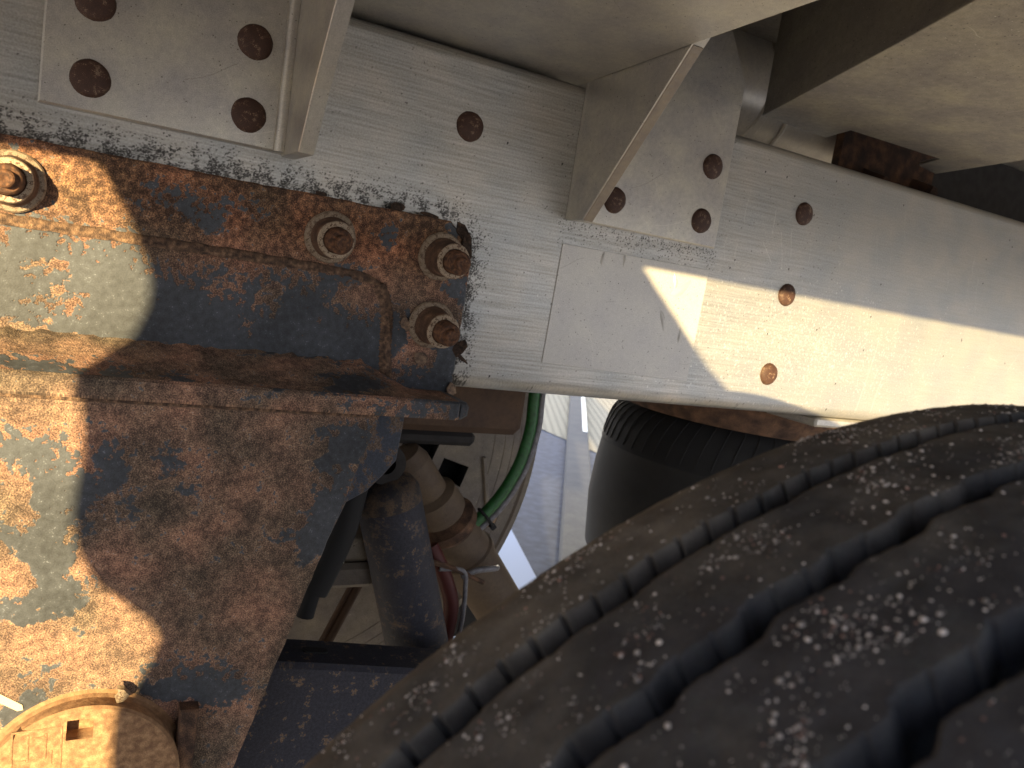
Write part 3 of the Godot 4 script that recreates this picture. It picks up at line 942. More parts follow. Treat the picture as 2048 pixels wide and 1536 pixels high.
	mb.lathe(PackedVector2Array([Vector2(0.0060, -0.004), Vector2(0.0052, 0.0010), Vector2(0.0026, 0.0026), Vector2(0, 0.0030)]), 9, true, 0.30, 2.0)
	part("weld_blob", mb, M.zinc, t).position = Vector3(0.0325, -0.3775, 0.072)
	mb = MB.new()
	mb.extrude(PackedVector2Array([Vector2(-0.10, -0.345), Vector2(-0.0545, -0.3712), Vector2(-0.0375, -0.3835), Vector2(-0.0365, -0.388), Vector2(-0.0405, -0.3885), Vector2(-0.0575, -0.3770), Vector2(-0.10, -0.352)]), 0.0602, 0.0609, 0.0002)
	part("paint_stroke", mb, M.old_paint, t).set_meta("label", "short stroke of pale paint")
	# scabs of paint and scale that lift from the edges
	for e in [[0.2985, 0.0440, 0.0130, 0.006, 0.012, 0.6, 1], [0.3045, 0.030, 0.0135, 0.006, 0.016, 0.15, 1], [0.311, -0.071, 0.013, 0.006, 0.013, -0.5, 1], [0.3160, -0.0790, 0.010, 0.012, 0.0022, -0.6, 1], [0.2285, 0.0560, 0.013, 0.008, 0.004, 0.1, 1], [0.262, 0.0540, 0.0125, 0.010, 0.0022, -0.1, 1], [0.158, 0.0548, 0.0125, 0.007, 0.002, 0.0, 1], [0.252, -0.0520, 0.014, 0.005, 0.008, 0.3, 2], [0.272, -0.0835, 0.0135, 0.008, 0.006, 0.1, 2], [0.3095, -0.112, 0.014, 0.006, 0.008, 0.2, 2]]:
		mb = MB.new()
		var ring := PackedVector2Array()
		for k in 11:
			var a := TAU * k / 11
			ring.append(Vector2(cos(a) * e[3], sin(a) * e[4]).rotated(e[5]) * rng.randf_range(0.7, 1.15))
		mb.extrude(ring, -0.0006, 0.0008, 0.0004)
		var fl := part("lifted_flake", mb, [M.paint_rust, M.dark_scab, M.rust][e[6]], t)
		fl.position = Vector3(e[0], e[1], e[2])
		fl.rotation = Vector3(rng.randf_range(-0.25, 0.25), rng.randf_range(-0.35, 0.35), 0)


func build_left_bracket() -> void:
	var t := thing("gusset_bracket", "left aluminium gusset bracket with four large rusty rivets", "bracket", Vector3.ZERO, "gusset brackets riveted to the rail")
	var mb := MB.new()
	mb.extrude(PackedVector2Array([Vector2(-0.0612, 0.0825), Vector2(0.1315, 0.0825), Vector2(0.1315, 0.36), Vector2(-0.0612, 0.36)]), 0.0005, 0.0085, 0.0016)
	part("plate", mb, M.alum, t)
	mb = MB.new()
	mb.tube(PackedVector3Array([Vector3(0.1185, 0.083, 0.0095), Vector3(0.1185, 0.36, 0.0095)]), 0.0058, 10, 12)
	part("fillet_weld", mb, M.alum, t)
	# the web: a tapered sheet standing out from the plate
	mb = MB.new()
	mb.xf = Transform3D(Basis(Vector3(0, 0, 1), Vector3(0, 1, 0), Vector3(-1, 0, 0)), Vector3(0.134, 0, 0))
	mb.extrude(PackedVector2Array([Vector2(0.001, 0.0805), Vector2(0.076, 0.0785), Vector2(0.106, 0.124), Vector2(0.152, 0.180), Vector2(0.30, 0.34), Vector2(0.001, 0.36)]), 0.0, 0.0125, 0.0006)
	part("gusset", mb, M.alum, t)
	var k := 1
	for p in [Vector2(-0.0282, 0.1091), Vector2(0.0905, 0.1693), Vector2(0.0913, 0.1091), Vector2(-0.0288, 0.1668)]:
		rivet(Vector3(p.x * 0.988 + 0.0002, p.y * 0.988, 0.0085), 0.0138, t, k)
		k += 1


func build_right_bracket() -> void:
	var t := thing("gusset_bracket", "right aluminium gusset bracket with three rusty rivets and a sawn sloping edge", "bracket", Vector3.ZERO, "gusset brackets riveted to the rail")
	var mb := MB.new()
	mb.extrude(PackedVector2Array([Vector2(0.4168, 0.0784), Vector2(0.6208, 0.0788), Vector2(0.6222, 0.268), Vector2(0.590, 0.318), Vector2(0.4168, 0.345)]), 0.0005, 0.0065, 0.0016)
	part("plate", mb, M.alum, t)
	mb = MB.new()
	mb.xf = Transform3D(Basis(Vector3(0, 0, 1), Vector3(0, 1, 0), Vector3(-1, 0, 0)), Vector3(0.4292, 0, 0))
	mb.extrude(PackedVector2Array([Vector2(0.001, 0.0775), Vector2(0.0355, 0.0768), Vector2(0.166, 0.2238), Vector2(0.30, 0.36), Vector2(0.001, 0.345)]), 0.0, 0.0122, 0.0008)
	part("gusset", mb, M.alum, t)
	mb = MB.new()   # the sawn face of the sloping edge, rougher than the sheet
	mb.xf = Transform3D(Basis(Vector3(0, 0, 1), Vector3(0, 1, 0), Vector3(-1, 0, 0)), Vector3(0.4283, 0, 0))
	mb.extrude(PackedVector2Array([Vector2(0.0350, 0.0770), Vector2(0.0360, 0.0763), Vector2(0.1668, 0.2230), Vector2(0.1660, 0.2240)]), 0.0, 0.0104, 0.0003)
	part("sawn_edge", mb, M.saw_cut, t)
	var k := 2
	for p in [Vector2(0.5952, 0.1688), Vector2(0.4705, 0.1075), Vector2(0.5928, 0.1065)]:
		rivet(Vector3(p.x, p.y, 0.0065), 0.0136, t, k)
		k += 1


func build_deck() -> void:
	var t := thing("crossmember", "wide aluminium crossmember overhanging the rail between the two gusset brackets", "crossmember")
	var mb := MB.new()
	var prof := PackedVector2Array([Vector2(-0.9, 0.2168), Vector2(0.0, 0.2178), Vector2(0.166, 0.2236), Vector2(0.34, 0.2275), Vector2(0.80, 0.250), Vector2(0.80, 0.2585), Vector2(0.34, 0.236), Vector2(-0.9, 0.226)])
	mb.xf = Transform3D(Basis(Vector3(0, 0, 1), Vector3(0, 1, 0), Vector3(-1, 0, 0)), Vector3(0.4158, 0, 0))
	mb.extrude(prof, 0.0, 0.2810, 0.0004)
	part("bottom_flange", mb, M.alum, t)
	mb = MB.new()
	mb.box(Vector3(0.268, 0.226, -0.9), Vector3(0.278, 0.395, 0.78), 0.001)
	part("web", mb, M.alum, t)
	t = thing("crossmember", "notched aluminium crossmember above the far end of the rail", "crossmember")
	mb = MB.new()
	mb.xf = Transform3D(Basis(Vector3(1, 0, 0), Vector3(0, 0, 1), Vector3(0, -1, 0)), Vector3(0, 0.26, 0))
	mb.extrude(PackedVector2Array([Vector2(0.711, -0.055), Vector2(0.831, -0.058), Vector2(0.815, -0.004), Vector2(0.988, 0.003), Vector2(1.010, -0.044), Vector2(1.019, -0.049), Vector2(1.071, -0.060), Vector2(1.026, 0.094), Vector2(0.93, 0.42), Vector2(0.86, 0.66), Vector2(0.42, 0.66), Vector2(0.50, 0.43), Vector2(0.593, 0.221)]), -0.004, 0.0, 0.0006)
	part("bottom_flange", mb, M.alum_dusty, t)
	mb = MB.new()
	var e := Vector2(0.42 - 0.711, 0.66 + 0.055).normalized()
	mb.xf = Transform3D(Basis(Vector3(e.x, 0, e.y), Vector3(0, 1, 0), Vector3(-e.y, 0, e.x)), Vector3(0.7115, 0, -0.055))
	mb.extrude(PackedVector2Array([Vector2(0.0, 0.2605), Vector2(0.77, 0.2605), Vector2(0.77, 0.395), Vector2(0.0, 0.395)]), -0.005, 0.0, 0.0006)
	part("web", mb, M.alum_dusty, t)
	t = thing("trailer_deck", "trailer deck overhead, dark underneath above the notched crossmember", "trailer deck")
	mb = MB.new()
	mb.box(Vector3(-4.0, 0.396, -2.2), Vector3(6.0, 0.425, 0.80), 0.001)
	part("floor", mb, M.alum_dusty, t)
	mb = MB.new()
	mb.box(Vector3(-4.0, 0.1525, 0.802), Vector3(6.0, 0.43, 0.812), 0.001)
	part("side_rail", mb, M.alum_dusty, t)
	# what shows between the rail and the notched crossmember
	t = thing("air_tank", "end of a grey air tank behind the rail under the notched crossmember", "air tank")
	mb = MB.new()
	mb.xf = Transform3D(Basis(Vector3(0, 0, -1), Vector3(0, 1, 0), Vector3(1, 0, 0)), Vector3(0, 0.345, -0.235))
	mb.lathe(PackedVector2Array([Vector2(0.0, 0.50), Vector2(0.075, 0.515), Vector2(0.088, 0.54), Vector2(0.090, 0.80), Vector2(0.0925, 0.803), Vector2(0.0925, 0.815), Vector2(0.090, 0.818), Vector2(0.090, 1.02), Vector2(0.080, 1.035), Vector2(0.0, 1.04)]), 48, true)
	part("shell", mb, M.alum, t)
	mb = MB.new()
	var ring := PackedVector3Array()
	for k in 25:
		var a := TAU * k / 24
		ring.append(Vector3(0.845 + 0.03 * sin(a * 0.5), 0.345 + sin(a) * 0.0915, -0.235 + cos(a) * 0.0915))
	mb.tube(ring, 0.003, 7, 60, 0.15)
	part("weld_seam", mb, M.alum, t)
	t = thing("rust_plate", "rusty upright plate with two nuts showing above the rail, under the notches", "plate")
	mb = MB.new()
	mb.box(Vector3(0.945, 0.10, -0.145), Vector3(1.165, 0.36, -0.13), 0.001)
	part("plate", mb, M.rust_dark, t)
	for x in [1.012, 1.128]:
		mb = MB.new()
		mb.xf = Transform3D(Basis.IDENTITY, Vector3(x, 0.238 if x < 1.1 else 0.245, -0.13))
		mb.lathe(PackedVector2Array([Vector2(0.024, 0.0), Vector2(0.021, 0.006), Vector2(0.012, 0.028), Vector2(0.009, 0.034), Vector2(0, 0.035)]), 6, true)
		part("nut", mb, M.rust_dark, t)
	var d := MB.new()
	d.box(Vector3(1.166, 0.222, -0.30), Vector3(4.0, 0.39, -0.27), 0.002)
	tag(part("inner_beam", d, M.dark_steel, self), "dark inner beam at the right edge behind the notched crossmember", "beam")
	d = MB.new()
	d.box(Vector3(-1.2, -0.11, -1.12), Vector3(3.2, 0.215, -1.02), 0.01)
	tag(part("far_rail", d, M.alum_dusty, self), "second frame rail on the trailer's far side, mostly hidden", "frame rail")


# ---------------------------------------------------------------- tyre
const TYRE := Vector3(0.4158, -0.5174, 0.0)
const TYRE_R := 0.5
const TYRE_IN := 0.478
const TYRE_OUT := 0.775
const ZIG := 0.0334
const GROOVES := [[0.5270, 0.0046, 0.0006, 0.3], [0.5715, 0.0044, 0.0015, 0.599], [0.6225, 0.0048, 0.0018, 0.57], [0.672, 0.0052, 0.0022, 0.1], [0.717, 0.0046, 0.001, 0.6]]

func zig(s: float) -> float:   # long shallow runs with quick jogs back
	var t := fposmod(s, 1.0)
	if t < 0.7:
		return lerpf(1.0, -1.0, t / 0.7)
	return lerpf(-1.0, 1.0, smoothstep(0.68, 1.02, t))


func tread_radius(z: float) -> float:
	var zc := (TYRE_IN + TYRE_OUT) * 0.5
	var half := (TYRE_OUT - TYRE_IN) * 0.5
	var u := absf(z - zc) / half
	var r := TYRE_R + 0.001 - 0.005 * u * u
	var edge := half - absf(z - zc)
	if edge < 0.022:
		var k := 0.022 - edge
		r -= 0.022 - sqrt(maxf(0.022 * 0.022 - k * k, 0.0))
	return r


func tyre_patch(a0: float, a1: float, na: int, nz: int, fine: bool) -> MB:
	var pts := PackedVector3Array()
	var cols := PackedColorArray()
	var uvs := PackedVector2Array()
	var no := FastNoiseLite.new()
	no.seed = 5
	no.frequency = 9.0
	no.fractal_octaves = 4
	for i in na + 1:
		var a := lerpf(a0, a1, float(i) / na)
		var arc := a * TYRE_R
		var dir := Vector3(cos(a), sin(a), 0)
		var sipe := absf(fposmod(arc / 0.0125, 1.0) - 0.5) * 0.0125 < 0.00085
		var zs := []
		for g in GROOVES:
			zs.append(g[0] + g[2] * zig(arc / ZIG + g[3]) + 0.0006 * sin(arc * 90.0))
		for j in nz + 1:
			var z := lerpf(TYRE_IN, TYRE_OUT, float(j) / nz)
			var r := tread_radius(z)
			var deep := 0.0
			if fine:
				for k in 5:
					var g: Array = GROOVES[k]
					var w := absf(z - zs[k])
					var hw: float = g[1] + ((0.0018 if k == 0 else 0.0007) if sipe and z < zs[k] else 0.0)
					if w < hw + 0.012:
						var d := clampf((hw + 0.0010 - w) / 0.0030, 0.0, 1.0)
						d = d * d * (3.0 - 2.0 * d)
						deep = maxf(deep, d)
						r -= 0.0135 * d
				r += 0.0004 * no.get_noise_2d(arc * 9.0, z * 9.0)
			pts.append(Vector3(dir.x * r, dir.y * r, z))
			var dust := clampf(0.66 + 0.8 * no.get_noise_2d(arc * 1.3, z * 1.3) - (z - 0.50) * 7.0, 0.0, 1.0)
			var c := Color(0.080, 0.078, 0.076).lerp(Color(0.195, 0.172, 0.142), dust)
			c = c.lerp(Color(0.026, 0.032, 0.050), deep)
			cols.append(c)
			uvs.append(Vector2(arc, z))
	var mb := MB.new()
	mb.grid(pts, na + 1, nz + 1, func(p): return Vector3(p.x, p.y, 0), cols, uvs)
	return mb


func build_tyre() -> void:
	var t := thing("tyre", "big dusty black truck tyre with zigzag tread grooves in the foreground", "tyre", TYRE)
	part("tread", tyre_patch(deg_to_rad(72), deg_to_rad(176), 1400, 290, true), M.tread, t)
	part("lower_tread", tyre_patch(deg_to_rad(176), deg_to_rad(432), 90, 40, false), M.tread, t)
	for s in 2:
		var mb := MB.new()
		mb.tint = Color(0.05, 0.047, 0.043)
		var z := TYRE_IN if s == 0 else TYRE_OUT
		var q := -1.0 if s == 0 else 1.0
		mb.lathe(PackedVector2Array([Vector2(0.4735, z), Vector2(0.462, z + q * 0.006), Vector2(0.44, z + q * 0.004), Vector2(0.40, z + q * 0.014), Vector2(0.35, z + q * 0.006), Vector2(0.29, z - q * 0.02), Vector2(0.286, z - q * 0.05)]), 160, true)
		part("sidewall", mb, M.tread, t)
	# grit stuck to the tread, in drifts
	var no := FastNoiseLite.new()
	no.seed = 77
	no.frequency = 17.0
	no.fractal_octaves = 4
	var spots := []
	var tries := 0
	while spots.size() < 12000 and tries < 1200000:
		tries += 1
		var a := rng.randf_range(deg_to_rad(76), deg_to_rad(172))
		var z := rng.randf_range(0.492, 0.70)
		var arc := a * TYRE_R
		var d := no.get_noise_2d(arc, z * 1.6)
		if d < 0.08 and rng.randf() > 0.24:
			continue
		if d < 0.3 and rng.randf() > 0.4:
			continue
		var bad := false
		for g in GROOVES:
			if absf(z - g[0] - g[2] * zig(arc / ZIG + g[3])) < g[1] + 0.002:
				bad = true
		if not bad:
			spots.append(Vector2(a, z))
	var st := MB.new()
	st.lathe(PackedVector2Array([Vector2(1.0, -0.2), Vector2(0.85, 0.35), Vector2(0.4, 0.7), Vector2(0, 0.75)]), 6, true, 0.15, 3.0)
	var mm := MultiMesh.new()
	mm.transform_format = MultiMesh.TRANSFORM_3D
	mm.use_colors = true
	mm.mesh = st.mesh()
	mm.instance_count = spots.size()
	for i in spots.size():
		var a: float = spots[i].x
		var r := tread_radius(spots[i].y)
		var dir := Vector3(cos(a), sin(a), 0)
		var sz := minf(0.00021 * exp(absf(rng.randfn(0.0, 0.68))), 0.0011)
		var b := towards(Vector3.ZERO, dir, rng.randf() * TAU).basis * Basis.from_scale(Vector3(sz, sz * rng.randf_range(0.6, 1.2), sz * 0.8))
		mm.set_instance_transform(i, Transform3D(b, TYRE + dir * r + Vector3(0, 0, spots[i].y)))
		var f := rng.randf_range(0.25, 1.0)
		mm.set_instance_color(i, Color(0.66 * f, 0.58 * f, 0.51 * f) if rng.randf() < 0.8 else Color(0.30 * f, 0.17 * f, 0.13 * f))
	var o := MultiMeshInstance3D.new()
	o.name = "grit"
	o.multimesh = mm
	o.material_override = M.grit
	o.set_meta("kind", "stuff")
	o.set_meta("label", "pale grit stuck to the foreground tyre tread")
	add_child(o, true)


# ---------------------------------------------------------------- what shows in the gap under the rail
func build_gap() -> void:
	# a round grey drum cover with two square windows
	var t := thing("drum_cover", "large dusty grey drum cover with black windows behind the green hose", "drum cover")
	var g := CSGCombiner3D.new()
	g.name = "face_plate"
	t.add_child(g, true)
	var disc := CSGCylinder3D.new()
	disc.name = "disc"
	disc.radius = 0.428
	disc.height = 0.02
	disc.sides = 128
	disc.transform = Transform3D(Basis(Vector3.RIGHT, PI / 2), Vector3(0.2, -0.25, -0.352))
	disc.material = M.drum
	g.add_child(disc, true)
	for w in [[0.428, -0.258, 0.056, 0.038, -0.32], [0.4865, -0.2985, 0.046, 0.034, -0.30]]:
		var b := CSGBox3D.new()
		b.name = "window"
		b.operation = CSGShape3D.OPERATION_SUBTRACTION
		b.size = Vector3(w[2], w[3], 0.1)
		b.transform = Transform3D(Basis(Vector3.BACK, w[4]), Vector3(w[0], w[1], -0.35))
		b.material = M.black
		g.add_child(b, true)
	var mb := MB.new()
	mb.xf = Transform3D(Basis.IDENTITY, Vector3(0.2, -0.25, 0))
	mb.lathe(PackedVector2Array([Vector2(0.429, -0.58), Vector2(0.4305, -0.344), Vector2(0.4295, -0.340), Vector2(0.420, -0.338), Vector2(0.417, -0.342)]), 128, true)
	part("rim", mb, M.drum, t)
	mb = MB.new()
	mb.xf = Transform3D(Basis.IDENTITY, Vector3(0.2, -0.25, 0))
	for r in [0.352, 0.371, 0.386, 0.398]:
		mb.lathe(PackedVector2Array([Vector2(r + 0.0015, -0.3425), Vector2(r, -0.3412), Vector2(r - 0.0015, -0.3425)]), 128, true)
	part("turned_ridge", mb, M.drum, t)
	mb = MB.new()
	mb.box(Vector3(-0.003, -0.055, 0), Vector3(0.003, 0.055, 0.006), 0.001)
	var rib := part("rib", mb, M.drum, t)
	rib.position = Vector3(0.5485, -0.325, -0.342)
	rib.rotation.z = 0.22
	mb = MB.new()
	mb.lathe(PackedVector2Array([Vector2(0.016, 0), Vector2(0.015, 0.003), Vector2(0.011, 0.003), Vector2(0.010, 0.0005), Vector2(0.0, 0.0005)]), 30, true, 0.01)
	part("rusty_ring", mb, M.rust, t).position = Vector3(0.560, -0.372, -0.3419)
	mb = MB.new()
	mb.box(Vector3(0.20, -0.60, -0.40), Vector3(0.60, -0.10, -0.39), 0.002)
	part("shade_sheet", mb, M.black, t)  # added black sheet, paints the shade seen through the windows
	# dark cross tube above it
	mb = MB.new()
	mb.box(Vector3(0.20, -0.205, -0.335), Vector3(0.520, -0.06, -0.20), 0.01)
	tag(part("cross_tube", mb, M.tan_dark, self), "dusty brown square cross tube under the rail, above the drum cover", "cross tube")
	mb = MB.new()
	mb.box(Vector3(0.325, -0.2250, -0.30), Vector3(0.455, -0.205, -0.21), 0.006)
	tag(part("spring_seat", mb, M.dark_steel, self), "dark block below the brown cross tube", "bracket")
	# brake actuator: two tubes and a band
	t = thing("brake_actuator", "tan dusty brake actuator slanting down behind the shock absorber", "brake actuator")
	var ax := Vector3(0.132, -0.160, -0.03)
	var p0 := Vector3(0.372, -0.258, -0.215)
	mb = MB.new()
	mb.xf = towards(p0, ax)
	mb.lathe(PackedVector2Array([Vector2(0.0, -0.03), Vector2(0.020, -0.028), Vector2(0.026, -0.01), Vector2(0.026, 0.045), Vector2(0.036, 0.052), Vector2(0.037, 0.085), Vector2(0.030, 0.094)]), 36, true)
	part("upper_can", mb, M.tan, t)
	mb = MB.new()
	mb.xf = towards(p0, ax)
	mb.lathe(PackedVector2Array([Vector2(0.030, 0.09), Vector2(0.043, 0.10), Vector2(0.043, 0.113), Vector2(0.038, 0.12)]), 36, true)
	part("band", mb, M.rust_brown, t)
	mb = MB.new()
	mb.xf = towards(p0, ax)
	mb.lathe(PackedVector2Array([Vector2(0.036, 0.12), Vector2(0.039, 0.14), Vector2(0.039, 0.165), Vector2(0.042, 0.168), Vector2(0.042, 0.178), Vector2(0.039, 0.181), Vector2(0.039, 0.30), Vector2(0.0, 0.31)]), 36, true)
	part("lower_can", mb, M.tan, t)
	# shock absorber
	t = thing("shock_absorber", "dark painted rusty shock absorber tube below the hanger", "shock absorber")
	var top := Vector3(0.3035, -0.253, -0.125)
	var bot := Vector3(0.380, -0.480, -0.125)
	mb = MB.new()
	mb.xf = towards(top, bot - top)
	mb.lathe(PackedVector2Array([Vector2(0.0, -0.012), Vector2(0.018, -0.010), Vector2(0.033, -0.001), Vector2(0.0385, 0.008), Vector2(0.0394, 0.024), Vector2(0.0388, 0.026)]), 48, false)
	part("cap", mb, M.dusty_paint, t)
	mb = MB.new()
	mb.xf = towards(top, bot - top)
	mb.lathe(PackedVector2Array([Vector2(0.0388, 0.024), Vector2(0.0390, 0.03), Vector2(0.0390, 0.235), Vector2(0.037, 0.239)]), 48, false)
	part("dust_tube", mb, M.paint_dark, t)
	mb = MB.new()
	mb.xf = towards(top, bot - top)
	mb.lathe(PackedVector2Array([Vector2(0.030, 0.23), Vector2(0.030, 0.33), Vector2(0.0, 0.335)]), 32, true)
	part("body_tube", mb, M.dark_steel, t)
	mb = MB.new()
	mb.xf = towards(top - (bot - top).normalized() * 0.03 + Vector3(0, 0, -0.02), Vector3.BACK)
	mb.lathe(PackedVector2Array([Vector2(0.012, 0), Vector2(0.024, 0), Vector2(0.024, 0.04), Vector2(0.012, 0.04), Vector2(0.012, 0)]), 30, true)
	part("eye", mb, M.dark_steel, t)
	# trailing arm
	t = thing("trailing_arm", "dark blue painted trailing arm beam at the bottom, left of the tyre", "trailing arm")
	mb = MB.new()
	mb.extrude(PackedVector2Array([Vector2(-0.05, -0.40), Vector2(0.16, -0.398), Vector2(0.215, -0.406), Vector2(0.36, -0.4285), Vector2(0.80, -0.47), Vector2(0.80, -0.64), Vector2(-0.05, -0.60)]), -0.050, 0.004, 0.005)
	part("beam", mb, M.paint_dark, t)
	mb = MB.new()
	mb.xf = Transform3D(Basis(Vector3(1, 0, 0), Vector3(0, 0, 1), Vector3(0, -1, 0)).rotated(Vector3.BACK, -0.15), Vector3(0.2155, -0.4058, -0.026))
	var slot := PackedVector2Array()
	for k in 20:
		var a := TAU * k / 20
		slot.append(Vector2(cos(a) * 0.0055 + (0.008 if cos(a) > 0 else -0.008), sin(a) * 0.0055))
	mb.extrude(slot, -0.0012, 0.0015, 0.0003)
	part("slot", mb, M.black, t)
	# hoses
	var gp := PackedVector3Array([Vector3(0.534, -0.06, -0.215), Vector3(0.5401, -0.1512, -0.22), Vector3(0.5420, -0.1986, -0.22), Vector3(0.5314, -0.2544, -0.22), Vector3(0.5039, -0.3068, -0.22), Vector3(0.4633, -0.3473, -0.22), Vector3(0.4205, -0.3757, -0.22), Vector3(0.36, -0.405, -0.215)])
	mb = MB.new()
	mb.tube(gp, 0.0085, 14, 90)
	tag(part("air_hose", mb, M.green, self), "bright green air hose curving down behind the rail", "hose", "")
	var hp := PackedVector3Array()
	for k in gp.size():
		var d := (gp[mini(k + 1, gp.size() - 1)] - gp[maxi(k - 1, 0)]).normalized()
		hp.append(gp[k] + Vector3(-d.y, d.x, 0) * 0.0128 + Vector3(0, 0, 0.001))
	mb = MB.new()
	mb.tube(hp, 0.0046, 12, 90)
	tag(part("air_hose", mb, M.grey_hose, self), "thin grey hose running alongside the green one", "hose")
	t = thing("cable_tie", "black cable tie binding the green and grey hoses", "cable tie", Vector3(0.4905, -0.3268, -0.2195))
	mb = MB.new()
	var loop := PackedVector3Array()
	for k in 21:
		var a := TAU * k / 20
		loop.append(Vector3(cos(a) * 0.0165 + 0.0025, 0, sin(a) * 0.0100))
	mb.tube(loop, 0.0022, 6, 60, 0.0, false)
	var lp := part("loop", mb, M.black, t)
	lp.rotation.z = -0.80
	mb = MB.new()
	mb.box(Vector3(0.017, -0.004, -0.003), Vector3(0.0255, 0.004, 0.005), 0.001)
	part("head", mb, M.black, t).rotation.z = -0.80
	mb = MB.new()
	mb.tube(PackedVector3Array([Vector3(0.395, -0.352, -0.175), Vector3(0.4052, -0.3697, -0.17), Vector3(0.423, -0.402, -0.17), Vector3(0.436, -0.4435, -0.17), Vector3(0.43, -0.52, -0.17)]), 0.0105, 12, 50)
	tag(part("air_hose", mb, M.red, self), "dark red hose dropping behind the shock absorber", "hose")
	mb = MB.new()
	mb.tube(PackedVector3Array([Vector3(0.405, -0.378, -0.16), Vector3(0.440, -0.382, -0.16), Vector3(0.4475, -0.41, -0.16), Vector3(0.449, -0.46, -0.16), Vector3(0.44, -0.53, -0.16)]), 0.0032, 10, 50)
	tag(part("air_hose", mb, M.grey_hose, self), "thin grey tube beside the dark red hose", "hose")
	mb = MB.new()
	mb.tube(PackedVector3Array([Vector3(0.385, -0.364, -0.155), Vector3(0.43, -0.380, -0.16), Vector3(0.475, -0.402, -0.165)]), 0.0035, 10, 30)
	tag(part("brake_line", mb, M.rust_brown, self), "rusty brake line crossing the tan actuator", "brake line")
	mb = MB.new()
	mb.tube(PackedVector3Array([Vector3(0.441, -0.392, -0.165), Vector3(0.463, -0.3845, -0.165), Vector3(0.492, -0.3845, -0.17), Vector3(0.507, -0.392, -0.19)]), 0.0042, 10, 30)
	tag(part("clamp_wire", mb, M.grey_hose, self), "pale clamp wire over the tan actuator", "clamp")
	# valve block left of the shock
	t = thing("valve_block", "grey valve block in the dark gap left of the shock absorber", "valve")
	mb = MB.new()
	mb.box(Vector3(0.235, -0.362, -0.21), Vector3(0.325, -0.325, -0.15), 0.006)
	part("upper_body", mb, M.drum, t)
	mb = MB.new()
	mb.box(Vector3(0.245, -0.395, -0.20), Vector3(0.315, -0.3635, -0.148), 0.006)
	part("lower_body", mb, M.drum, t)
	mb = MB.new()
	mb.tube(PackedVector3Array([Vector3(0.258, -0.358, -0.149), Vector3(0.272, -0.358, -0.146)]), 0.0022, 8, 4)
	part("pin", mb, M.white_paint, t)
	mb = MB.new()
	mb.tube(PackedVector3Array([Vector3(0.262, -0.24, -0.11), Vector3(0.250, -0.30, -0.10), Vector3(0.236, -0.345, -0.10), Vector3(0.226, -0.372, -0.10)]), 0.017, 14, 30)
	mb.tube(PackedVector3Array([Vector3(0.226, -0.366, -0.10), Vector3(0.222, -0.388, -0.10), Vector3(0.220, -0.402, -0.10)]), 0.0105, 12, 12)
	tag(part("rubber_hose", mb, M.black, self), "thick black rubber hose in the shade at the hanger's edge", "hose")
	mb = MB.new()
	mb.tube(PackedVector3Array([Vector3(0.345, -0.36, -0.225), Vector3(0.3228, -0.4082, -0.22), Vector3(0.27, -0.54, -0.22)]), 0.0075, 10, 20)
	mb.tube(PackedVector3Array([Vector3(0.335, -0.36, -0.222), Vector3(0.3128, -0.4082, -0.217), Vector3(0.26, -0.54, -0.217)]), 0.0035, 8, 20)
	tag(part("push_rod", mb, M.tan_dark, self), "brown push rod slanting down below the grey valve block", "rod")
	# air spring
	t = thing("air_spring", "black rubber air spring under a rusty bead plate, behind the rail", "air spring")
	var cx := Vector3(1.03, 0.0, -0.30)
	mb = MB.new()
	var top_y := -0.171
	var prof := PackedVector2Array([Vector2(0.06, top_y + 0.018), Vector2(0.185, top_y + 0.016), Vector2(0.212, top_y + 0.008), Vector2(0.232, top_y - 0.010), Vector2(0.243, top_y - 0.036), Vector2(0.2490, top_y - 0.068), Vector2(0.2505, top_y - 0.071), Vector2(0.2505, top_y - 0.0735), Vector2(0.2495, top_y - 0.077), Vector2(0.255, top_y - 0.12), Vector2(0.258, top_y - 0.18), Vector2(0.25, top_y - 0.27), Vector2(0.21, top_y - 0.33), Vector2(0.18, top_y - 0.34)])
	mb.xf = Transform3D(Basis(Vector3(1, 0, 0), Vector3(0, 0, -1), Vector3(0, 1, 0)), cx)
	mb.lathe(prof, 120, false)
	part("bellows", mb, M.bellows, t)
	for k in 62:
		var a := TAU * k / 62
		mb = MB.new()
		var pp := PackedVector3Array()
		for q in [[0.205, 0.0105, 0.0], [0.2325, -0.010, 0.02], [0.2435, -0.036, 0.05], [0.2490, -0.064, 0.07]]:
			pp.append(cx + Vector3(cos(a + q[2]) * q[0], top_y + q[1], sin(a + q[2]) * q[0]))
		mb.tube(pp, 0.0013, 5, 6)
		part("rib", mb, M.bellows, t)
	mb = MB.new()
	mb.xf = Transform3D(Basis(Vector3(1, 0, 0), Vector3(0, 0, -1), Vector3(0, 1, 0)), cx)
	mb.lathe(PackedVector2Array([Vector2(0.0, top_y + 0.056), Vector2(0.228, top_y + 0.054), Vector2(0.2360, top_y + 0.049), Vector2(0.2375, top_y + 0.036), Vector2(0.234, top_y + 0.020), Vector2(0.226, top_y + 0.004), Vector2(0.20, top_y + 0.002)]), 120, true)
	part("bead_plate", mb, M.rust_brown, t)
	mb = MB.new()
	mb.box(Vector3(0.87, -0.128, -0.108), Vector3(1.3, -0.1145, -0.012), 0.003)
	tag(part("shim_plate", mb, M.alum, self), "pale shim plate under the rail above the air spring", "plate")


# ---------------------------------------------------------------- the photographer, whose shadow falls on the hanger
func capsule(p: Vector3, a: Vector3, b: Vector3, ra: float, rb: float) -> float:
	var ab := b - a
	var t := clampf((p - a).dot(ab) / ab.length_squared(), 0.0, 1.0)
	return p.distance_to(a + ab * t) - lerpf(ra, rb, t)


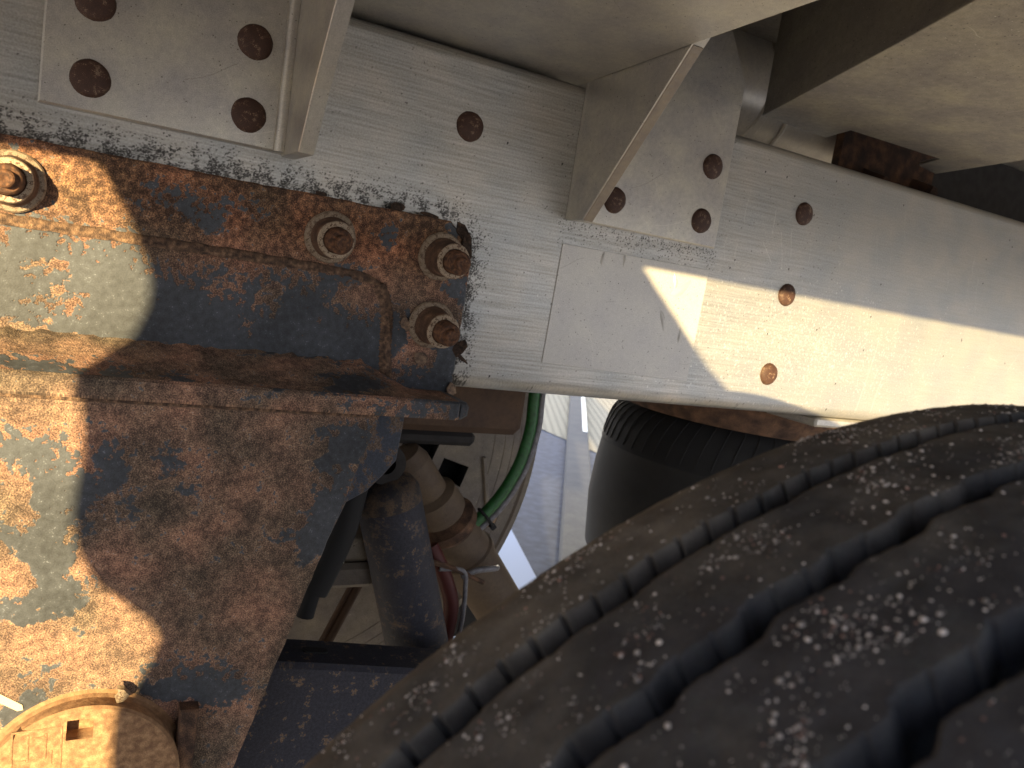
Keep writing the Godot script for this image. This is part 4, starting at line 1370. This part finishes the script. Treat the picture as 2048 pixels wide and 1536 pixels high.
func blob_mesh(bones: Array, cell: float, k: float) -> MB:
	var lo := Vector3.ONE * 1e9
	var hi := -lo
	for b in bones:
		for e in [[b[0], b[2]], [b[1], b[3]]]:
			lo = lo.min(e[0] - Vector3.ONE * (e[1] + cell * 2))
			hi = hi.max(e[0] + Vector3.ONE * (e[1] + cell * 2))
	var s := Vector3i(((hi - lo) / cell).ceil()) + Vector3i.ONE
	var f := PackedFloat32Array()
	f.resize(s.x * s.y * s.z)
	f.fill(1.0)
	for b in bones:
		var reach: float = maxf(b[2], b[3]) + cell * 3 + k
		var l0 := Vector3i(((b[0].min(b[1]) - Vector3.ONE * reach - lo) / cell).floor()).max(Vector3i.ZERO)
		var l1 := Vector3i(((b[0].max(b[1]) + Vector3.ONE * reach - lo) / cell).ceil()).min(s - Vector3i.ONE)
		for z in range(l0.z, l1.z + 1):
			for y in range(l0.y, l1.y + 1):
				for x in range(l0.x, l1.x + 1):
					var i := x + s.x * (y + s.y * z)
					var d := capsule(lo + Vector3(x, y, z) * cell, b[0], b[1], b[2], b[3])
					var e := f[i]
					var h := maxf(k - absf(d - e), 0.0) / k
					f[i] = minf(d, e) - h * h * k * 0.25
	var mb := MB.new()
	var ids := {}
	var corner := [Vector3i(0, 0, 0), Vector3i(1, 0, 0), Vector3i(0, 1, 0), Vector3i(1, 1, 0), Vector3i(0, 0, 1), Vector3i(1, 0, 1), Vector3i(0, 1, 1), Vector3i(1, 1, 1)]
	var edges := [[0, 1], [2, 3], [4, 5], [6, 7], [0, 2], [1, 3], [4, 6], [5, 7], [0, 4], [1, 5], [2, 6], [3, 7]]
	for z in s.z - 1:
		for y in s.y - 1:
			for x in s.x - 1:
				var i := x + s.x * (y + s.y * z)
				var vals := [f[i], f[i + 1], f[i + s.x], f[i + s.x + 1], f[i + s.x * s.y], f[i + s.x * s.y + 1], f[i + s.x * s.y + s.x], f[i + s.x * s.y + s.x + 1]]
				var neg := 0
				for v in vals:
					if v < 0.0:
						neg += 1
				if neg == 0 or neg == 8:
					continue
				var sum := Vector3.ZERO
				var c := 0
				for e in edges:
					var va: float = vals[e[0]]
					var vb: float = vals[e[1]]
					if (va < 0.0) != (vb < 0.0):
						sum += Vector3(corner[e[0]]).lerp(Vector3(corner[e[1]]), va / (va - vb))
						c += 1
				ids[i] = mb.v.size()
				mb.v.append(lo + (Vector3(x, y, z) + sum / c) * cell)
				mb.n.append(Vector3(vals[1] - vals[0] + vals[7] - vals[6], vals[2] - vals[0] + vals[7] - vals[5], vals[4] - vals[0] + vals[7] - vals[3]).normalized())
				mb.uv.append(Vector2.ZERO)
				mb.col.append(Color.WHITE)
	for z in range(1, s.z - 1):
		for y in range(1, s.y - 1):
			for x in range(1, s.x - 1):
				var i := x + s.x * (y + s.y * z)
				for ax in 3:
					var step: int = [1, s.x, s.x * s.y][ax]
					if (f[i] < 0.0) == (f[i + step] < 0.0):
						continue
					var u: int = [s.x, s.x * s.y, 1][ax]
					var w: int = [s.x * s.y, 1, s.x][ax]
					var q := [ids[i], ids[i - u], ids[i - u - w], ids[i - w]]
					if f[i] < 0.0:
						q.reverse()
					mb.idx.append_array([q[0], q[1], q[2], q[0], q[2], q[3]])
	return mb


func build_person() -> void:
	var t := thing("person", "person in a dark jacket whose shadow falls across the rusty hanger", "person", Vector3.ZERO)
	var hip := Vector3(-0.40, -0.10, 1.30)
	var chest := Vector3(-0.46, 0.26, 1.28)
	var neck := Vector3(-0.46, 0.47, 1.25)
	var sl := Vector3(-0.725, 0.36, 1.25)
	var sr := Vector3(-0.285, 0.24, 1.17)
	var el := Vector3(-0.586, 0.115, 1.25)
	var er := Vector3(-0.005, 0.010, 1.13)
	var wl := Vector3(-0.33, 0.06, 0.98)
	var wr := Vector3(-0.14, 0.03, 0.93)
	var body := [
		[hip, chest, 0.15, 0.17], [chest, neck, 0.16, 0.07], [sl, sr, 0.07, 0.06], [Vector3(-0.616, 0.044, 1.25), Vector3(-0.602, -0.075, 1.25), 0.070, 0.072], [Vector3(-0.60, -0.08, 1.25), Vector3(-0.530, -0.18, 1.25), 0.072, 0.050], [Vector3(-0.54, -0.245, 1.25), Vector3(-0.53, -0.42, 1.25), 0.088, 0.09], [hip + Vector3(0.09, 0.02, 0), chest + Vector3(0.10, -0.06, 0), 0.13, 0.12],
		[sl, el, 0.070, 0.064], [el, wl, 0.058, 0.042], [sr, er, 0.066, 0.066], [er, wr, 0.062, 0.042],
		[hip + Vector3(-0.09, -0.04, 0), Vector3(-0.51, -0.55, 1.28), 0.115, 0.075], [Vector3(-0.51, -0.55, 1.28), Vector3(-0.52, -0.96, 1.34), 0.072, 0.050], [Vector3(-0.52, -0.985, 1.36), Vector3(-0.50, -0.99, 1.18), 0.045, 0.040],
		[hip + Vector3(0.09, -0.04, 0), Vector3(-0.27, -0.55, 1.24), 0.115, 0.075], [Vector3(-0.27, -0.55, 1.24), Vector3(-0.26, -0.96, 1.30), 0.072, 0.050], [Vector3(-0.26, -0.985, 1.32), Vector3(-0.22, -0.99, 1.14), 0.045, 0.040]]
	part("clothed_body", blob_mesh(body, 0.02, 0.035), M.cloth, t)
	var face := Vector3(0.35, -0.15, -0.92).normalized()
	var hc := neck + Vector3(0.02, 0.15, -0.02)
	var rt := face.cross(Vector3.UP).normalized()
	var up := rt.cross(face)
	var head := [[hc + up * 0.03, hc - up * 0.02 + face * 0.015, 0.083, 0.072], [hc - up * 0.06 + face * 0.03, hc - up * 0.085 + face * 0.04, 0.055, 0.042], [neck, hc - up * 0.05, 0.055, 0.055],
		[hc + face * 0.085, hc + face * 0.102 - up * 0.028, 0.008, 0.013], [hc + rt * 0.08, hc + rt * 0.083 - up * 0.03, 0.014, 0.010], [hc - rt * 0.08, hc - rt * 0.083 - up * 0.03, 0.014, 0.010]]
	part("head", blob_mesh(head, 0.007, 0.02), M.skin, t)
	part("hair", blob_mesh([[hc + up * 0.05 - face * 0.015, hc - face * 0.03, 0.083, 0.080]], 0.01, 0.02), M.black, t)
	for s in [0, 1]:
		var w: Vector3 = [wl, wr][s]
		var d: Vector3 = (Vector3(-0.02, 0.01, 0.80) - w).normalized()
		var sd := d.cross(Vector3.UP).normalized() * (1.0 if s == 0 else -1.0)
		var fu := sd.cross(d) * (1.0 if s == 0 else -1.0)
		var bones := [[w, w + d * 0.03, 0.026, 0.028]]
		for k in 4:
			var o := fu * (0.03 - k * 0.02)
			bones.append([w + d * 0.02 + o * 0.7, w + d * 0.085 + o, 0.013, 0.011])
			var kn := w + d * 0.088 + o
			var ln: float = [0.036, 0.042, 0.039, 0.030][k]
			bones.append([kn, kn + d * ln * 0.8 + sd * ln * 0.5, 0.0095, 0.008])
			bones.append([kn + d * ln * 0.8 + sd * ln * 0.5, kn + d * ln * 1.0 + sd * ln * 1.15, 0.008, 0.007])
		bones.append([w + d * 0.02 + fu * 0.02, w + d * 0.055 + fu * 0.045 + sd * 0.02, 0.015, 0.011])
		bones.append([w + d * 0.055 + fu * 0.045 + sd * 0.02, w + d * 0.09 + fu * 0.05 + sd * 0.035, 0.010, 0.008])
		part("hand", blob_mesh(bones, 0.0045, 0.006), M.skin, t)


func _ready() -> void:
	rng.seed = 20240
	# camera
	var cam := Camera3D.new()
	cam.name = "camera"
	var at := CameraAttributesPhysical.new()
	at.frustum_focal_length = 26.0
	at.frustum_focus_distance = 0.71
	at.exposure_aperture = 11.5
	at.frustum_near = 0.02
	at.frustum_far = 400.0
	cam.attributes = at
	add_child(cam)
	cam.keep_aspect = Camera3D.KEEP_HEIGHT
	cam.fov = 53.07
	cam.near = 0.02
	cam.far = 400.0
	cam.transform = Transform3D(Basis(Vector3(0.88083, 0.15194, 0.44839), Vector3(-0.07679, 0.98041, -0.18136), Vector3(-0.46716, 0.12531, 0.87524)).orthonormalized(), Vector3(0, 0, 0.72))
	cam.current = true
	# sky, sun, exposure
	var env := Environment.new()
	env.background_mode = Environment.BG_SKY
	var sky := Sky.new()
	var sm := PanoramaSkyMaterial.new()
	sm.panorama = sky_picture()
	sky.sky_material = sm
	env.sky = sky
	env.tonemap_mode = Environment.TONE_MAPPER_LINEAR
	env.tonemap_exposure = 4.1
	env.sdfgi_enabled = true
	env.ssao_enabled = true
	env.ssil_enabled = true
	var we := WorldEnvironment.new()
	we.name = "world"
	we.environment = env
	add_child(we)
	var sun := DirectionalLight3D.new()
	sun.name = "sun"
	sun.light_energy = 1.38
	sun.light_color = Color(1.0, 0.89, 0.66)
	sun.light_angular_distance = 0.5
	sun.shadow_enabled = true
	sun.transform = Transform3D(Basis.looking_at(-SUN_TO.normalized()), Vector3(-3, 2, 5))
	add_child(sun)
	make_materials()
	M.rivet_stud = relief(mat(M.rust.albedo_texture, 0.8, 0.1, 0.05, Color(0.72, 0.60, 0.52)), M.rust.heightmap_texture, 0.02)
	M.dark_scab = relief(mat(M.rust.albedo_texture, 0.95, 0.0, 0.06, Color(0.48, 0.44, 0.42)), M.rust.heightmap_texture, 0.06)
	M.skin = plain(Color(0.72, 0.55, 0.46), 0.6)
	# setting
	build_ground()
	build_rail()
	build_deck()
	build_hanger()
	build_left_bracket()
	build_right_bracket()
	build_gap()
	build_tyre()
	build_person()
